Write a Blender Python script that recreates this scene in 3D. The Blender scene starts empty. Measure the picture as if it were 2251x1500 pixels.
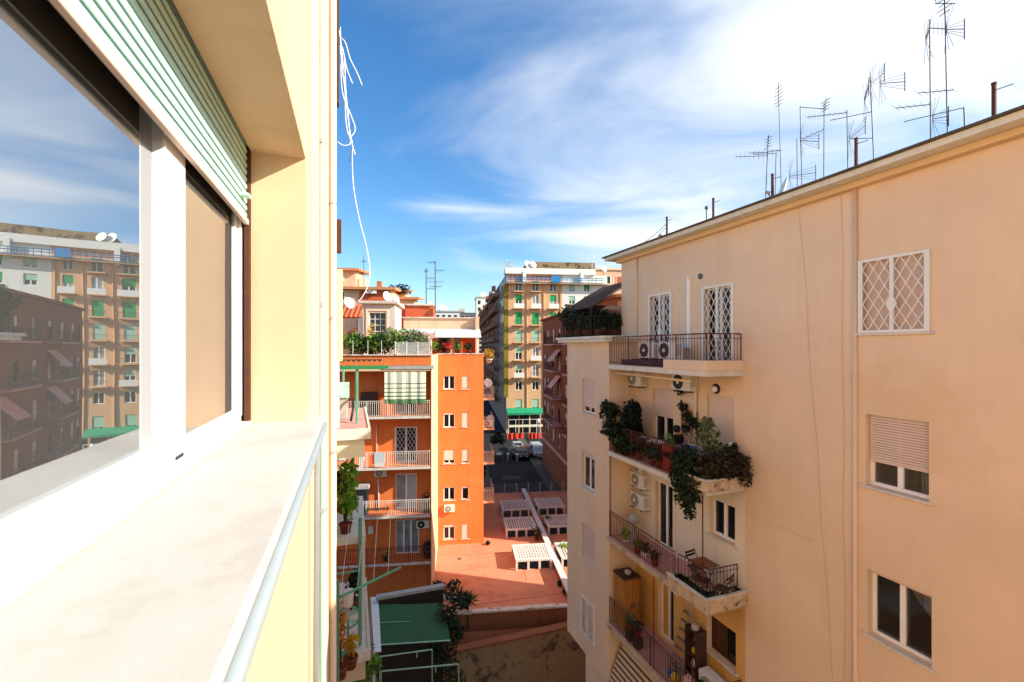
import bpy, bmesh, math, random
from mathutils import Vector, Matrix

# ------------------------------------------------------------------ scene, camera, sky, sun
scene = bpy.context.scene
COL = scene.collection
rnd = random.Random(7)
CZ = 23.0                      # eye height above the courtyard
FPX, CX, HOR = 1000.0, 1125.5, 765.0

cam_d = bpy.data.cameras.new('camera')
cam = bpy.data.objects.new('camera', cam_d)
COL.objects.link(cam)
cam.location = (0, 0, CZ)
cam.rotation_euler = (math.pi / 2, 0, 0)
cam_d.sensor_width = 36.0
cam_d.lens = 36.0 * FPX / 2251.0
cam_d.shift_y = (HOR - 750.0) / 2251.0
cam_d.clip_start = 0.02
cam_d.clip_end = 3000
cam_d.dof.use_dof = True
cam_d.dof.focus_distance = 18.0
cam_d.dof.aperture_fstop = 4.0
scene.camera = cam

SUN_AZ, SUN_EL = math.radians(104), math.radians(28.6)     # clockwise from the view axis

world = bpy.data.worlds.new('World')
scene.world = world
world.use_nodes = True
wn, wl = world.node_tree.nodes, world.node_tree.links
wn.clear()
w_out = wn.new('ShaderNodeOutputWorld')
w_bg = wn.new('ShaderNodeBackground')
sky = wn.new('ShaderNodeTexSky')
sky.sky_type = 'NISHITA'
sky.sun_disc = False
sky.sun_elevation = SUN_EL
sky.sun_rotation = SUN_AZ
sky.altitude = 50
sky.air_density = 1.0
sky.dust_density = 0.6
sky.ozone_density = 2.5
w_bg.inputs['Strength'].default_value = 0.15
tc = wn.new('ShaderNodeTexCoord')
sep = wn.new('ShaderNodeSeparateXYZ')
wl.new(tc.outputs['Generated'], sep.inputs[0])


def wmath(op, a, b=None, c=None):
    n = wn.new('ShaderNodeMath')
    n.operation = op
    for i, v in enumerate((a, b, c)):
        if v is None:
            continue
        if isinstance(v, (int, float)):
            n.inputs[i].default_value = v
        else:
            wl.new(v, n.inputs[i])
    return n.outputs[0]


# cirrus sheet: the direction is projected on a flat layer high above, streaks come from a stretched noise
zc = wmath('MAXIMUM', sep.outputs['Z'], 0.02)
zden = wmath('ADD', zc, 0.18)
px_ = wmath('DIVIDE', sep.outputs['X'], zden)
py_ = wmath('DIVIDE', sep.outputs['Y'], zden)
comb = wn.new('ShaderNodeCombineXYZ')
wl.new(px_, comb.inputs[0])
wl.new(py_, comb.inputs[1])
mp = wn.new('ShaderNodeMapping')
mp.inputs['Rotation'].default_value = (0, 0, math.radians(62))
mp.inputs['Scale'].default_value = (1.0, 2.1, 1)
mp.inputs['Location'].default_value = (3.1, 1.7, 0)
wl.new(comb.outputs[0], mp.inputs[0])
n1 = wn.new('ShaderNodeTexNoise')
n1.inputs['Scale'].default_value = 0.9
n1.inputs['Detail'].default_value = 7
n1.inputs['Roughness'].default_value = 0.5
n1.inputs['Distortion'].default_value = 0.9
wl.new(mp.outputs[0], n1.inputs['Vector'])
n2 = wn.new('ShaderNodeTexNoise')
n2.inputs['Scale'].default_value = 0.55
n2.inputs['Detail'].default_value = 3
mp2 = wn.new('ShaderNodeMapping')
mp2.inputs['Location'].default_value = (0.4, 5.2, 0)
wl.new(comb.outputs[0], mp2.inputs[0])
wl.new(mp2.outputs[0], n2.inputs['Vector'])
# the sheet thickens towards the sun's side of the sky
side = wmath('MAXIMUM', wmath('MINIMUM', wmath('MULTIPLY_ADD', px_, 0.75, 0.16), 0.5), -0.3)
cov = wmath('ADD', wmath('MULTIPLY_ADD', n2.outputs['Fac'], 0.55, -0.27), side)
dens = wmath('ADD', wmath('MULTIPLY_ADD', n1.outputs['Fac'], 1.6, -0.68), cov)
ramp = wn.new('ShaderNodeMapRange')
ramp.interpolation_type = 'SMOOTHSTEP'
ramp.inputs['From Min'].default_value = 0.0
ramp.inputs['From Max'].default_value = 1.0
ramp.inputs['To Max'].default_value = 0.93
wl.new(dens, ramp.inputs['Value'])
low = wn.new('ShaderNodeMapRange')
low.inputs['From Min'].default_value = 0.03
low.inputs['From Max'].default_value = 0.22
wl.new(sep.outputs['Z'], low.inputs['Value'])
cmask = wmath('MULTIPLY', ramp.outputs[0], low.outputs[0])
cmix = wn.new('ShaderNodeMix')
cmix.data_type = 'RGBA'
wl.new(cmask, cmix.inputs['Factor'])
hsv = wn.new('ShaderNodeHueSaturation')
hsv.inputs['Saturation'].default_value = 1.28
hsv.inputs['Value'].default_value = 0.8
wl.new(sky.outputs[0], hsv.inputs['Color'])
wl.new(hsv.outputs[0], cmix.inputs['A'])
cmix.inputs['B'].default_value = (3.9, 4.05, 4.2, 1)
wl.new(cmix.outputs['Result'], w_bg.inputs['Color'])
wl.new(w_bg.outputs[0], w_out.inputs[0])

sun_d = bpy.data.lights.new('sun', 'SUN')
sun_d.energy = 4.2
sun_d.angle = math.radians(0.53)
sun_d.color = (1.0, 0.93, 0.82)
sun = bpy.data.objects.new('sun', sun_d)
COL.objects.link(sun)
sdir = Vector((math.sin(SUN_AZ) * math.cos(SUN_EL), math.cos(SUN_AZ) * math.cos(SUN_EL), math.sin(SUN_EL)))
sun.rotation_euler = (-sdir).to_track_quat('-Z', 'Y').to_euler()
sun.location = sdir * 60 + Vector((0, 0, CZ))

scene.view_settings.view_transform = 'Standard'
scene.view_settings.look = 'None'
scene.view_settings.exposure = 1.0
scene.view_settings.gamma = 1.0
scene.render.engine = 'CYCLES'
scene.cycles.use_denoising = True
scene.cycles.max_bounces = 10
scene.cycles.diffuse_bounces = 5
scene.cycles.glossy_bounces = 4
scene.cycles.transparent_max_bounces = 12
scene.cycles.caustics_reflective = False
scene.cycles.caustics_refractive = False
scene.cycles.sample_clamp_indirect = 6.0


# ------------------------------------------------------------------ frames: courtyard (R) and street (S)
class Frame:
    """Axes of a group of parallel walls: a = across, t = along, z = up from eye height."""
    def __init__(self, deg):
        self.ang = math.radians(deg)
        self.c, self.s = math.cos(self.ang), math.sin(self.ang)

    def world(self, p):
        a, t, z = p
        return Vector((a * self.c - t * self.s, a * self.s + t * self.c, z + CZ))

    def depth(self, a, t):
        return a * self.s + t * self.c

    def A(self, px, py, a):
        u = (px - CX) / FPX
        t = a * (self.c - u * self.s) / (u * self.c + self.s)
        return (a, t, (HOR - py) / FPX * self.depth(a, t))

    def T(self, px, py, t):
        u = (px - CX) / FPX
        a = t * (self.s + u * self.c) / (self.c - u * self.s)
        return (a, t, (HOR - py) / FPX * self.depth(a, t))

    def Z(self, px, py, z):
        d = z * FPX / (HOR - py)
        X = (px - CX) / FPX * d
        return (X * self.c + d * self.s, -X * self.s + d * self.c, z)


R = Frame(19.3)
S = Frame(6.6)


# ------------------------------------------------------------------ materials
MATS = {}


def lin(h):
    h = h.lstrip('#')
    out = []
    for i in (0, 2, 4):
        v = int(h[i:i + 2], 16) / 255
        out.append(v / 12.92 if v <= 0.04045 else ((v + 0.055) / 1.055) ** 2.4)
    return tuple(out)


def mat(name, col, rough=0.75, var=0.12, scale=2.5, bump=0.06, bscale=60, streak=0.0, metal=0.0, spec=0.3, patch=None, patch_at=0.58, pscale=1.2):
    if isinstance(col, str):
        col = lin(col)
    m = bpy.data.materials.new(name)
    m.use_nodes = True
    nt = m.node_tree
    N, L = nt.nodes, nt.links
    b = N['Principled BSDF']
    b.inputs['Roughness'].default_value = rough
    b.inputs['Metallic'].default_value = metal
    b.inputs['Specular IOR Level'].default_value = spec
    t = N.new('ShaderNodeTexCoord')
    oi = N.new('ShaderNodeObjectInfo')
    off = N.new('ShaderNodeVectorMath')
    off.operation = 'MULTIPLY_ADD'
    comb = N.new('ShaderNodeCombineXYZ')
    for i in range(3):
        L.new(oi.outputs['Random'], comb.inputs[i])
    L.new(comb.outputs[0], off.inputs[0])
    off.inputs[1].default_value = (13, 17, 11)
    L.new(t.outputs['Object'], off.inputs[2])
    vec = off.outputs[0]
    n = N.new('ShaderNodeTexNoise')
    n.inputs['Scale'].default_value = scale
    n.inputs['Detail'].default_value = 6
    n.inputs['Roughness'].default_value = 0.62
    L.new(vec, n.inputs['Vector'])
    mr = N.new('ShaderNodeMapRange')
    mr.inputs['From Min'].default_value = 0.28
    mr.inputs['From Max'].default_value = 0.72
    mr.inputs['To Min'].default_value = 1 - var
    mr.inputs['To Max'].default_value = 1 + var * 0.6
    L.new(n.outputs['Fac'], mr.inputs['Value'])
    fac = mr.outputs[0]
    if streak:
        mpn = N.new('ShaderNodeMapping')
        mpn.inputs['Scale'].default_value = (5, 5, 0.22)
        L.new(vec, mpn.inputs[0])
        n3 = N.new('ShaderNodeTexNoise')
        n3.inputs['Scale'].default_value = 1.0
        n3.inputs['Detail'].default_value = 5
        L.new(mpn.outputs[0], n3.inputs['Vector'])
        m3 = N.new('ShaderNodeMapRange')
        m3.inputs['From Min'].default_value = 0.5
        m3.inputs['From Max'].default_value = 0.78
        m3.inputs['To Min'].default_value = 1
        m3.inputs['To Max'].default_value = 1 - streak
        L.new(n3.outputs['Fac'], m3.inputs['Value'])
        mu = N.new('ShaderNodeMath')
        mu.operation = 'MULTIPLY'
        L.new(fac, mu.inputs[0])
        L.new(m3.outputs[0], mu.inputs[1])
        fac = mu.outputs[0]
    sc = N.new('ShaderNodeVectorMath')
    sc.operation = 'SCALE'
    sc.inputs[0].default_value = col
    L.new(fac, sc.inputs['Scale'])
    colour = sc.outputs[0]
    if patch:
        pc = lin(patch) if isinstance(patch, str) else patch
        n4 = N.new('ShaderNodeTexNoise')
        n4.inputs['Scale'].default_value = pscale
        n4.inputs['Detail'].default_value = 8
        n4.inputs['Roughness'].default_value = 0.7
        L.new(vec, n4.inputs['Vector'])
        m4 = N.new('ShaderNodeMapRange')
        m4.inputs['From Min'].default_value = patch_at
        m4.inputs['From Max'].default_value = patch_at + 0.1
        L.new(n4.outputs['Fac'], m4.inputs['Value'])
        mx = N.new('ShaderNodeMix')
        mx.data_type = 'RGBA'
        L.new(m4.outputs[0], mx.inputs['Factor'])
        L.new(colour, mx.inputs['A'])
        mx.inputs['B'].default_value = (*pc, 1)
        colour = mx.outputs['Result']
    L.new(colour, b.inputs['Base Color'])
    if bump:
        nb = N.new('ShaderNodeTexNoise')
        nb.inputs['Scale'].default_value = bscale
        nb.inputs['Detail'].default_value = 4
        L.new(vec, nb.inputs['Vector'])
        bp = N.new('ShaderNodeBump')
        bp.inputs['Strength'].default_value = bump
        bp.inputs['Distance'].default_value = 0.02
        L.new(nb.outputs['Fac'], bp.inputs['Height'])
        L.new(bp.outputs[0], b.inputs['Normal'])
    MATS[name] = m
    return m


def leafmat(name, c1, c2, trans=0.25):
    m = bpy.data.materials.new(name)
    m.use_nodes = True
    N, L = m.node_tree.nodes, m.node_tree.links
    b = N['Principled BSDF']
    b.inputs['Roughness'].default_value = 0.55
    b.inputs['Specular IOR Level'].default_value = 0.25
    g = N.new('ShaderNodeNewGeometry')
    r = N.new('ShaderNodeMix')
    r.data_type = 'RGBA'
    L.new(g.outputs['Random Per Island'], r.inputs['Factor'])
    r.inputs['A'].default_value = (*lin(c1), 1)
    r.inputs['B'].default_value = (*lin(c2), 1)
    L.new(r.outputs['Result'], b.inputs['Base Color'])
    tr = N.new('ShaderNodeBsdfTranslucent')
    L.new(r.outputs['Result'], tr.inputs['Color'])
    ms = N.new('ShaderNodeMixShader')
    ms.inputs[0].default_value = trans
    L.new(b.outputs[0], ms.inputs[1])
    L.new(tr.outputs[0], ms.inputs[2])
    L.new(ms.outputs[0], N['Material Output'].inputs[0])
    MATS[name] = m


def glassmat(name, ior, tint, gloss=(0.95, 0.97, 1.0), dust=0.07, warp=0.0):
    """Pane: mirror-like at grazing angles, a tinted view of the room elsewhere."""
    m = bpy.data.materials.new(name)
    m.use_nodes = True
    N, L = m.node_tree.nodes, m.node_tree.links
    N.remove(N['Principled BSDF'])
    fr = N.new('ShaderNodeFresnel')
    fr.inputs['IOR'].default_value = ior
    gl = N.new('ShaderNodeBsdfGlossy')
    gl.inputs['Roughness'].default_value = 0.0
    gl.inputs['Color'].default_value = (*gloss, 1)
    if warp:
        nz = N.new('ShaderNodeTexNoise')
        nz.inputs['Scale'].default_value = 2.2
        nz.inputs['Detail'].default_value = 1.0
        tcn = N.new('ShaderNodeTexCoord')
        L.new(tcn.outputs['Object'], nz.inputs['Vector'])
        bpn = N.new('ShaderNodeBump')
        bpn.inputs['Strength'].default_value = 1.0
        bpn.inputs['Distance'].default_value = warp * 0.1
        L.new(nz.outputs['Fac'], bpn.inputs['Height'])
        L.new(bpn.outputs[0], gl.inputs['Normal'])
    tp = N.new('ShaderNodeBsdfTransparent')
    tp.inputs['Color'].default_value = (*tint, 1)
    ms = N.new('ShaderNodeMixShader')
    L.new(fr.outputs[0], ms.inputs[0])
    L.new(tp.outputs[0], ms.inputs[1])
    L.new(gl.outputs[0], ms.inputs[2])
    df = N.new('ShaderNodeBsdfDiffuse')
    df.inputs['Color'].default_value = (0.8, 0.86, 0.82, 1)
    md = N.new('ShaderNodeMixShader')
    md.inputs[0].default_value = dust
    L.new(ms.outputs[0], md.inputs[1])
    L.new(df.outputs[0], md.inputs[2])
    L.new(md.outputs[0], N['Material Output'].inputs[0])
    MATS[name] = m


glassmat('clear_glass', 1.7, (0.8, 0.84, 0.84), dust=0.01)
glassmat('near_glass', 9.0, (0.75, 0.8, 0.78), dust=0.05, warp=0.012)
mat('dark_pane', (0.012, 0.013, 0.014), 0.06, 0.2, 1.5, 0, spec=0.6)
mat('pale_pane', (0.30, 0.33, 0.33), 0.12, 0.5, 1.2, 0, spec=0.6)
mat('cream_plaster', '#e2be98', 0.85, 0.07, 2.2, 0.12, 220, streak=0.1, patch='#d4ae84', patch_at=0.63, pscale=1.6)
mat('cream_paint', '#e6ccac', 0.8, 0.05, 1.3, 0.05, 60)
mat('sand_plaster', '#e5caaa', 0.88, 0.08, 0.6, 0.12, 70, streak=0.04, patch='#e0c09b', patch_at=0.57, pscale=0.4)
mat('loggia_plaster', '#e6dac2', 0.88, 0.07, 0.8, 0.08, 70, streak=0.12)
mat('ochre_plaster', '#d9aa62', 0.88, 0.10, 0.9, 0.08, 70, streak=0.15)
mat('white_paint', '#e6e4dc', 0.45, 0.05, 2, 0.02, 40, spec=0.4)
mat('old_white', '#d9d3c4', 0.75, 0.12, 4, 0.1, 50, streak=0.2, patch='#8d8474', patch_at=0.60, pscale=3)
mat('dirty_edge', '#c9b393', 0.85, 0.25, 4, 0.2, 40, streak=0.35, patch='#5d5143', patch_at=0.57, pscale=3)
mat('white_pvc', '#f1f1ee', 0.35, 0.03, 2, 0.0, spec=0.5)
mat('mint_slat', '#bce8dc', 0.5, 0.05, 3, 0.02, 30, spec=0.35)
mat('pink_slat', '#dcc6b6', 0.6, 0.05, 3, 0.02, 30)
mat('marble', '#c8c3bb', 0.55, 0.06, 9, 0.07, 160, patch='#bcb7b0', patch_at=0.53, pscale=3.2)
mat('zinc', '#a9b4b6', 0.45, 0.08, 4, 0.03, 40, metal=0.4)
mat('rust_brown', '#55301f', 0.8, 0.25, 6, 0.1, 40)
mat('red_iron', '#5e2a20', 0.6, 0.2, 8, 0.05, 60)
mat('dark_iron', '#3c302c', 0.6, 0.2, 8, 0.05, 60)
mat('steel', '#8b8f92', 0.4, 0.15, 9, 0.03, 60, metal=0.7)
mat('dull_steel', '#5c6063', 0.55, 0.2, 9, 0.03, 60, metal=0.3)
mat('roof_edge', '#5d5348', 0.85, 0.3, 5, 0.3, 30)
mat('roof_felt', '#8d8478', 0.9, 0.2, 1.5, 0.2, 30)
mat('eave_paint', '#e0dccb', 0.75, 0.08, 1.5, 0.06, 50, streak=0.18)
mat('eave_warm', '#dcbd92', 0.8, 0.06, 1.0, 0.06, 50)
mat('orange_plaster', '#e37c3c', 0.85, 0.12, 0.8, 0.1, 60, streak=0.18, patch='#dc8049', patch_at=0.55, pscale=0.6)
mat('peach_plaster', '#e3b894', 0.85, 0.10, 0.7, 0.1, 60, streak=0.12, patch='#cf8f66', patch_at=0.62, pscale=0.8)
mat('red_plaster', '#c9603a', 0.85, 0.12, 0.7, 0.1, 60, streak=0.15)
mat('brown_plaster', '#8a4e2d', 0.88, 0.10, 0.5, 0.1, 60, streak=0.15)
mat('tan_plaster', '#d8ab80', 0.88, 0.08, 0.35, 0.05, 40, streak=0.12)
mat('tan_white', '#e4e2d8', 0.85, 0.06, 0.4, 0.05, 40, streak=0.1)
mat('tan_pink', '#9a7a6c', 0.88, 0.1, 0.4, 0.05, 40, streak=0.15)
mat('olive_paint', '#8a7418', 0.7, 0.15, 1.0, 0.05, 40, streak=0.2)
mat('grey_render', '#c9bfae', 0.88, 0.1, 0.8, 0.1, 50, streak=0.15)
mat('terra_floor', '#d68a68', 0.9, 0.16, 0.9, 0.08, 50, patch='#c4785a', patch_at=0.53, pscale=0.7)
mat('terra_wall', '#8f5a3c', 0.9, 0.15, 0.8, 0.1, 50, streak=0.3)
mat('coping', '#d8cabb', 0.85, 0.2, 2.5, 0.15, 40, patch='#7c6a5c', patch_at=0.53, pscale=2.2)
mat('concrete', '#b3aea5', 0.88, 0.15, 2, 0.15, 50, streak=0.2)
mat('pale_concrete', '#dcd8ce', 0.85, 0.12, 2, 0.1, 50, streak=0.12)
mat('old_wall', '#97805f', 0.92, 0.15, 0.8, 0.25, 30, streak=0.3, patch='#4a3f36', patch_at=0.52, pscale=0.8)
mat('asphalt', '#222121', 0.9, 0.2, 0.6, 0.2, 60, patch='#57534f', patch_at=0.6, pscale=0.4)
mat('paving', '#55504a', 0.9, 0.2, 1.0, 0.2, 40)
mat('soil', '#37302a', 0.95, 0.3, 1.5, 0.4, 20)
mat('green_shutter', '#1f9a5c', 0.6, 0.15, 3, 0.03, 40)
mat('pale_green', '#9fc7ae', 0.6, 0.15, 3, 0.03, 40)
mat('green_tarp', '#33613a', 0.7, 0.12, 0.7, 0.15, 12, streak=0.1)
mat('green_awning', '#209468', 0.7, 0.12, 1.5, 0.1, 30)
mat('green_iron', '#5fa287', 0.5, 0.12, 4, 0.03, 60)
mat('deep_green_iron', '#2c7a48', 0.5, 0.12, 4, 0.03, 60)
mat('blue_sheet', '#2f86c4', 0.6, 0.2, 2, 0.1, 30)
mat('blue_paint', '#2f86b8', 0.5, 0.15, 3, 0.03, 40)
mat('red_mesh', '#e2452a', 0.7, 0.2, 4, 0.1, 30)
mat('terracotta', '#7d4028', 0.85, 0.2, 4, 0.1, 40)
mat('red_plastic', '#8f2f1e', 0.5, 0.1, 4, 0.02, 40, spec=0.4)
mat('brick', '#b06f4e', 0.9, 0.3, 5, 0.2, 30)
mat('wood', '#8a5a36', 0.7, 0.25, 5, 0.08, 50)
mat('dark_wood', '#4b3327', 0.7, 0.25, 5, 0.08, 50)
mat('orange_wood', '#b07434', 0.65, 0.2, 3, 0.08, 50, streak=0.25)
mat('awning_cream', '#e4e3c4', 0.8, 0.06, 3, 0.05, 30)
mat('awning_green', '#567a50', 0.8, 0.1, 3, 0.05, 30)
mat('awning_pink', '#d9a79a', 0.8, 0.08, 2, 0.05, 30)
mat('awning_brown', '#5a3a22', 0.85, 0.15, 1.0, 0.08, 20)
mat('awning_stripe', '#cdb897', 0.85, 0.08, 2, 0.05, 30)
mat('awning_grey', '#c8ccc9', 0.7, 0.08, 1.2, 0.05, 30)
mat('roof_tile', '#c58458', 0.85, 0.2, 3, 0.2, 30)
mat('pink_tile', '#c99b8d', 0.8, 0.12, 2.5, 0.08, 40)
mat('ac_white', '#dedcd2', 0.45, 0.05, 2, 0.0, spec=0.4)
mat('ac_dark', '#26262a', 0.5, 0.15, 5, 0.02, 40)
mat('black_cloth', '#17181d', 0.9, 0.15, 8, 0.1, 40)
mat('hair', '#1a1412', 0.7, 0.15, 12, 0.1, 60)
mat('skin', '#b98a6c', 0.6, 0.05, 8, 0.02, 60)
mat('blue_cloth', '#3a5a94', 0.85, 0.15, 4, 0.1, 20)
mat('yellow_plastic', '#c9a81e', 0.45, 0.08, 3, 0.0, spec=0.4)
mat('cable_white', '#eeeeee', 0.5, 0.03, 3, 0.0)
mat('car_dark', '#1d2430', 0.3, 0.05, 2, 0.0, spec=0.6)
mat('car_silver', '#a9adb2', 0.3, 0.05, 2, 0.0, spec=0.6)
mat('car_red', '#6d2429', 0.3, 0.05, 2, 0.0, spec=0.6)
mat('rubber', '#141414', 0.85, 0.1, 5, 0.0)
mat('lamp_glass', '#e8e8ee', 0.3, 0.03, 3, 0.0)
mat('copper', '#8a4a30', 0.5, 0.2, 5, 0.05, 40, metal=0.4)
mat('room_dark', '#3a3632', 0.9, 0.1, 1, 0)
leafmat('leaf_green', '#33561d', '#7fa63a')
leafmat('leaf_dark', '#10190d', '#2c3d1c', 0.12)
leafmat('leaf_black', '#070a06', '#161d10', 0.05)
leafmat('leaf_olive', '#3a4526', '#8b9663')
leafmat('leaf_bright', '#4f8a24', '#a9cf4a', 0.35)
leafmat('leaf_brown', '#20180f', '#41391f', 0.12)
leafmat('leaf_yellow', '#a9821c', '#e0b63a', 0.3)
leafmat('leaf_orange', '#a5541a', '#dd9440', 0.3)
leafmat('flower_red', '#a01624', '#e0404a', 0.2)
leafmat('flower_pink', '#d98a94', '#f0b9bd', 0.2)


# ------------------------------------------------------------------ mesh collecting
class MB:
    def __init__(self):
        self.v, self.f = [], []

    def add(self, vs, fs):
        o = len(self.v)
        self.v += [tuple(p) for p in vs]
        self.f += [tuple(i + o for i in q) for q in fs]
        return self

    def box(self, x0, x1, y0, y1, z0, z1):
        x0, x1 = min(x0, x1), max(x0, x1)
        y0, y1 = min(y0, y1), max(y0, y1)
        z0, z1 = min(z0, z1), max(z0, z1)
        return self.add([(x0, y0, z0), (x1, y0, z0), (x1, y1, z0), (x0, y1, z0), (x0, y0, z1), (x1, y0, z1), (x1, y1, z1), (x0, y1, z1)],
                        [(3, 2, 1, 0), (4, 5, 6, 7), (0, 1, 5, 4), (1, 2, 6, 5), (2, 3, 7, 6), (3, 0, 4, 7)])

    def quad(self, *p):
        return self.add(p, [tuple(range(len(p)))])

    def slab(self, pts, th):
        """A sheet (any polygon) with thickness th along z."""
        n = len(pts)
        top = [tuple(p) for p in pts]
        bot = [(p[0], p[1], p[2] - th) for p in pts]
        return self.add(top + bot, [tuple(range(n)), tuple(range(2 * n - 1, n - 1, -1))] + [(i, i + n, (i + 1) % n + n, (i + 1) % n) for i in range(n)])

    def tube(self, pts, r, seg=6, r1=None, cap=True):
        pts = [Vector(p) for p in pts]
        n = len(pts)
        rings = []
        ref = None
        for i, p in enumerate(pts):
            d = (pts[min(i + 1, n - 1)] - pts[max(i - 1, 0)])
            if d.length < 1e-9:
                d = Vector((0, 0, 1))
            d.normalize()
            if ref is None:
                ref = Vector((0, 0, 1)) if abs(d.z) < 0.9 else Vector((1, 0, 0))
            x = (ref - d * ref.dot(d))
            if x.length < 1e-6:
                x = Vector((1, 0, 0)) - d * d.x
            x.normalize()
            ref = x
            y = d.cross(x)
            rr = r if r1 is None else r + (r1 - r) * i / max(1, n - 1)
            rings.append([p + (x * math.cos(k * 2 * math.pi / seg) + y * math.sin(k * 2 * math.pi / seg)) * rr for k in range(seg)])
        vs = [q for g in rings for q in g]
        fs = []
        for i in range(n - 1):
            for k in range(seg):
                fs.append((i * seg + k, i * seg + (k + 1) % seg, (i + 1) * seg + (k + 1) % seg, (i + 1) * seg + k))
        if cap:
            fs.append(tuple(range(seg - 1, -1, -1)))
            fs.append(tuple((n - 1) * seg + k for k in range(seg)))
        return self.add(vs, fs)

    def bar(self, p0, p1, w):
        return self.tube([p0, p1], w * 0.7, 4)

    def disc(self, c, n, r, th=0.01, seg=20):
        c, n = Vector(c), Vector(n).normalized()
        return self.tube([c - n * th / 2, c + n * th / 2], r, seg)

    def lathe(self, base, prof, seg=12, axis=(0, 0, 1)):
        ax = Vector(axis).normalized()
        x = Vector((1, 0, 0)) if abs(ax.x) < 0.9 else Vector((0, 1, 0))
        x = (x - ax * x.dot(ax)).normalized()
        y = ax.cross(x)
        b = Vector(base)
        vs, fs = [], []
        for (r, h) in prof:
            for k in range(seg):
                an = 2 * math.pi * k / seg
                vs.append(b + ax * h + (x * math.cos(an) + y * math.sin(an)) * r)
        for i in range(len(prof) - 1):
            for k in range(seg):
                fs.append((i * seg + k, i * seg + (k + 1) % seg, (i + 1) * seg + (k + 1) % seg, (i + 1) * seg + k))
        fs.append(tuple(range(seg - 1, -1, -1)))
        fs.append(tuple((len(prof) - 1) * seg + k for k in range(seg)))
        return self.add(vs, fs)

    def leaves(self, c, rad, n, size, seed=None, shell=0.45, droop=0.0, long=1.6):
        rg = random.Random(seed if seed is not None else rnd.random())
        c = Vector(c)
        lumps = [Vector((rg.gauss(0, 1), rg.gauss(0, 1), rg.gauss(0, 1))).normalized() for _ in range(9)]
        gain = [rg.uniform(0.72, 1.12) for _ in lumps]
        for _ in range(n):
            d = Vector((rg.gauss(0, 1), rg.gauss(0, 1), rg.gauss(0, 1))).normalized()
            k = max(range(9), key=lambda i: d.dot(lumps[i]))
            q = gain[k] * (shell + (1 - shell) * rg.random() ** 0.6)
            p = c + Vector((d.x * rad[0] * q, d.y * rad[1] * q, d.z * rad[2] * q))
            nrm = (d + Vector((rg.gauss(0, .6), rg.gauss(0, .6), rg.gauss(0, .6) + 0.3))).normalized()
            ax = nrm.cross(Vector((rg.gauss(0, 1), rg.gauss(0, 1), rg.gauss(0, 1) - droop)))
            if ax.length < 1e-4:
                continue
            ax.normalize()
            sd = nrm.cross(ax)
            s = size * (0.45 + 1.3 * rg.random() ** 2)
            self.add([p - ax * s * long * .5, p + sd * s * .42, p + ax * s * long * .5 - nrm * s * .15, p - sd * s * .42], [(0, 1, 2, 3)])
        return self

    def blades(self, c, n, length, width, spread=1.0, seed=1, up=0.6):
        rg = random.Random(seed)
        c = Vector(c)
        for i in range(n):
            an = rg.uniform(0, 2 * math.pi)
            el = rg.uniform(0.1, 1.0) * up + 0.15
            d = Vector((math.cos(an) * spread, math.sin(an) * spread, el * 2)).normalized()
            l = length * rg.uniform(0.7, 1.15)
            side = d.cross(Vector((0, 0, 1)))
            side = side.normalized() if side.length > 1e-3 else Vector((1, 0, 0))
            p1 = c + d * l * .55
            p2 = c + d * l * .95 + Vector((math.cos(an), math.sin(an), -0.8)) * l * .18
            w = width
            self.add([c - side * w * .5, c + side * w * .5, p1 + side * w * .6, p1 - side * w * .6, p2], [(0, 1, 2, 3), (3, 2, 4)])
        return self

    def build(self, name, material, parent=None, smooth=False, base=None, bevel=0.0):
        """Link as one mesh. Points are in the frame of the thing; a child is stored relative to the thing's base."""
        if base is None:
            base = parent['_b'] if parent is not None and '_b' in parent else (0, 0, 0)
        bx, by, bz = base
        me = bpy.data.meshes.new(name)
        me.from_pydata([(x - bx, y - by, z - bz) for x, y, z in self.v], [], self.f)
        me.update()
        if smooth:
            for p in me.polygons:
                p.use_smooth = True
        o = bpy.data.objects.new(name, me)
        COL.objects.link(o)
        me.materials.append(MATS[material] if isinstance(material, str) else material)
        if parent is not None:
            o.parent = parent
            o['_b'] = tuple(base)
        if bevel:
            md = o.modifiers.new('soft_edge', 'BEVEL')
            md.width = bevel
            md.segments = 2
            md.limit_method = 'ANGLE'
        return o


def tag(o, label=None, cat=None, group=None, kind=None):
    if label:
        o['label'] = label
    if cat:
        o['category'] = cat
    if group:
        o['group'] = group
    if kind:
        o['kind'] = kind
    return o


def put(o, fr, p, rot=0.0):
    o.location = fr.world(p)
    o.rotation_euler = (0, 0, fr.ang + rot)
    return o


def thing(name, label, cat, fr, base, group=None, rot=0.0, local=False):
    o = bpy.data.objects.new(name, None)
    o.empty_display_size = 0.2
    COL.objects.link(o)
    tag(o, label, cat, group)
    put(o, fr, base, rot)
    o['_b'] = (0.0, 0.0, 0.0) if local else tuple(float(q) for q in base)
    return o


def one(mb, name, material, label, cat, fr, base, group=None, smooth=False, kind=None):
    """A thing that is a single mesh."""
    o = mb.build(name, material, None, smooth, base=base)
    put(o, fr, base)
    return tag(o, label, cat, group, kind)


def copy_tree(o, parent=None):
    c = o.copy()
    COL.objects.link(c)
    c.parent = parent
    for ch in list(o.children):
        copy_tree(ch, c)
    return c


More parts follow.
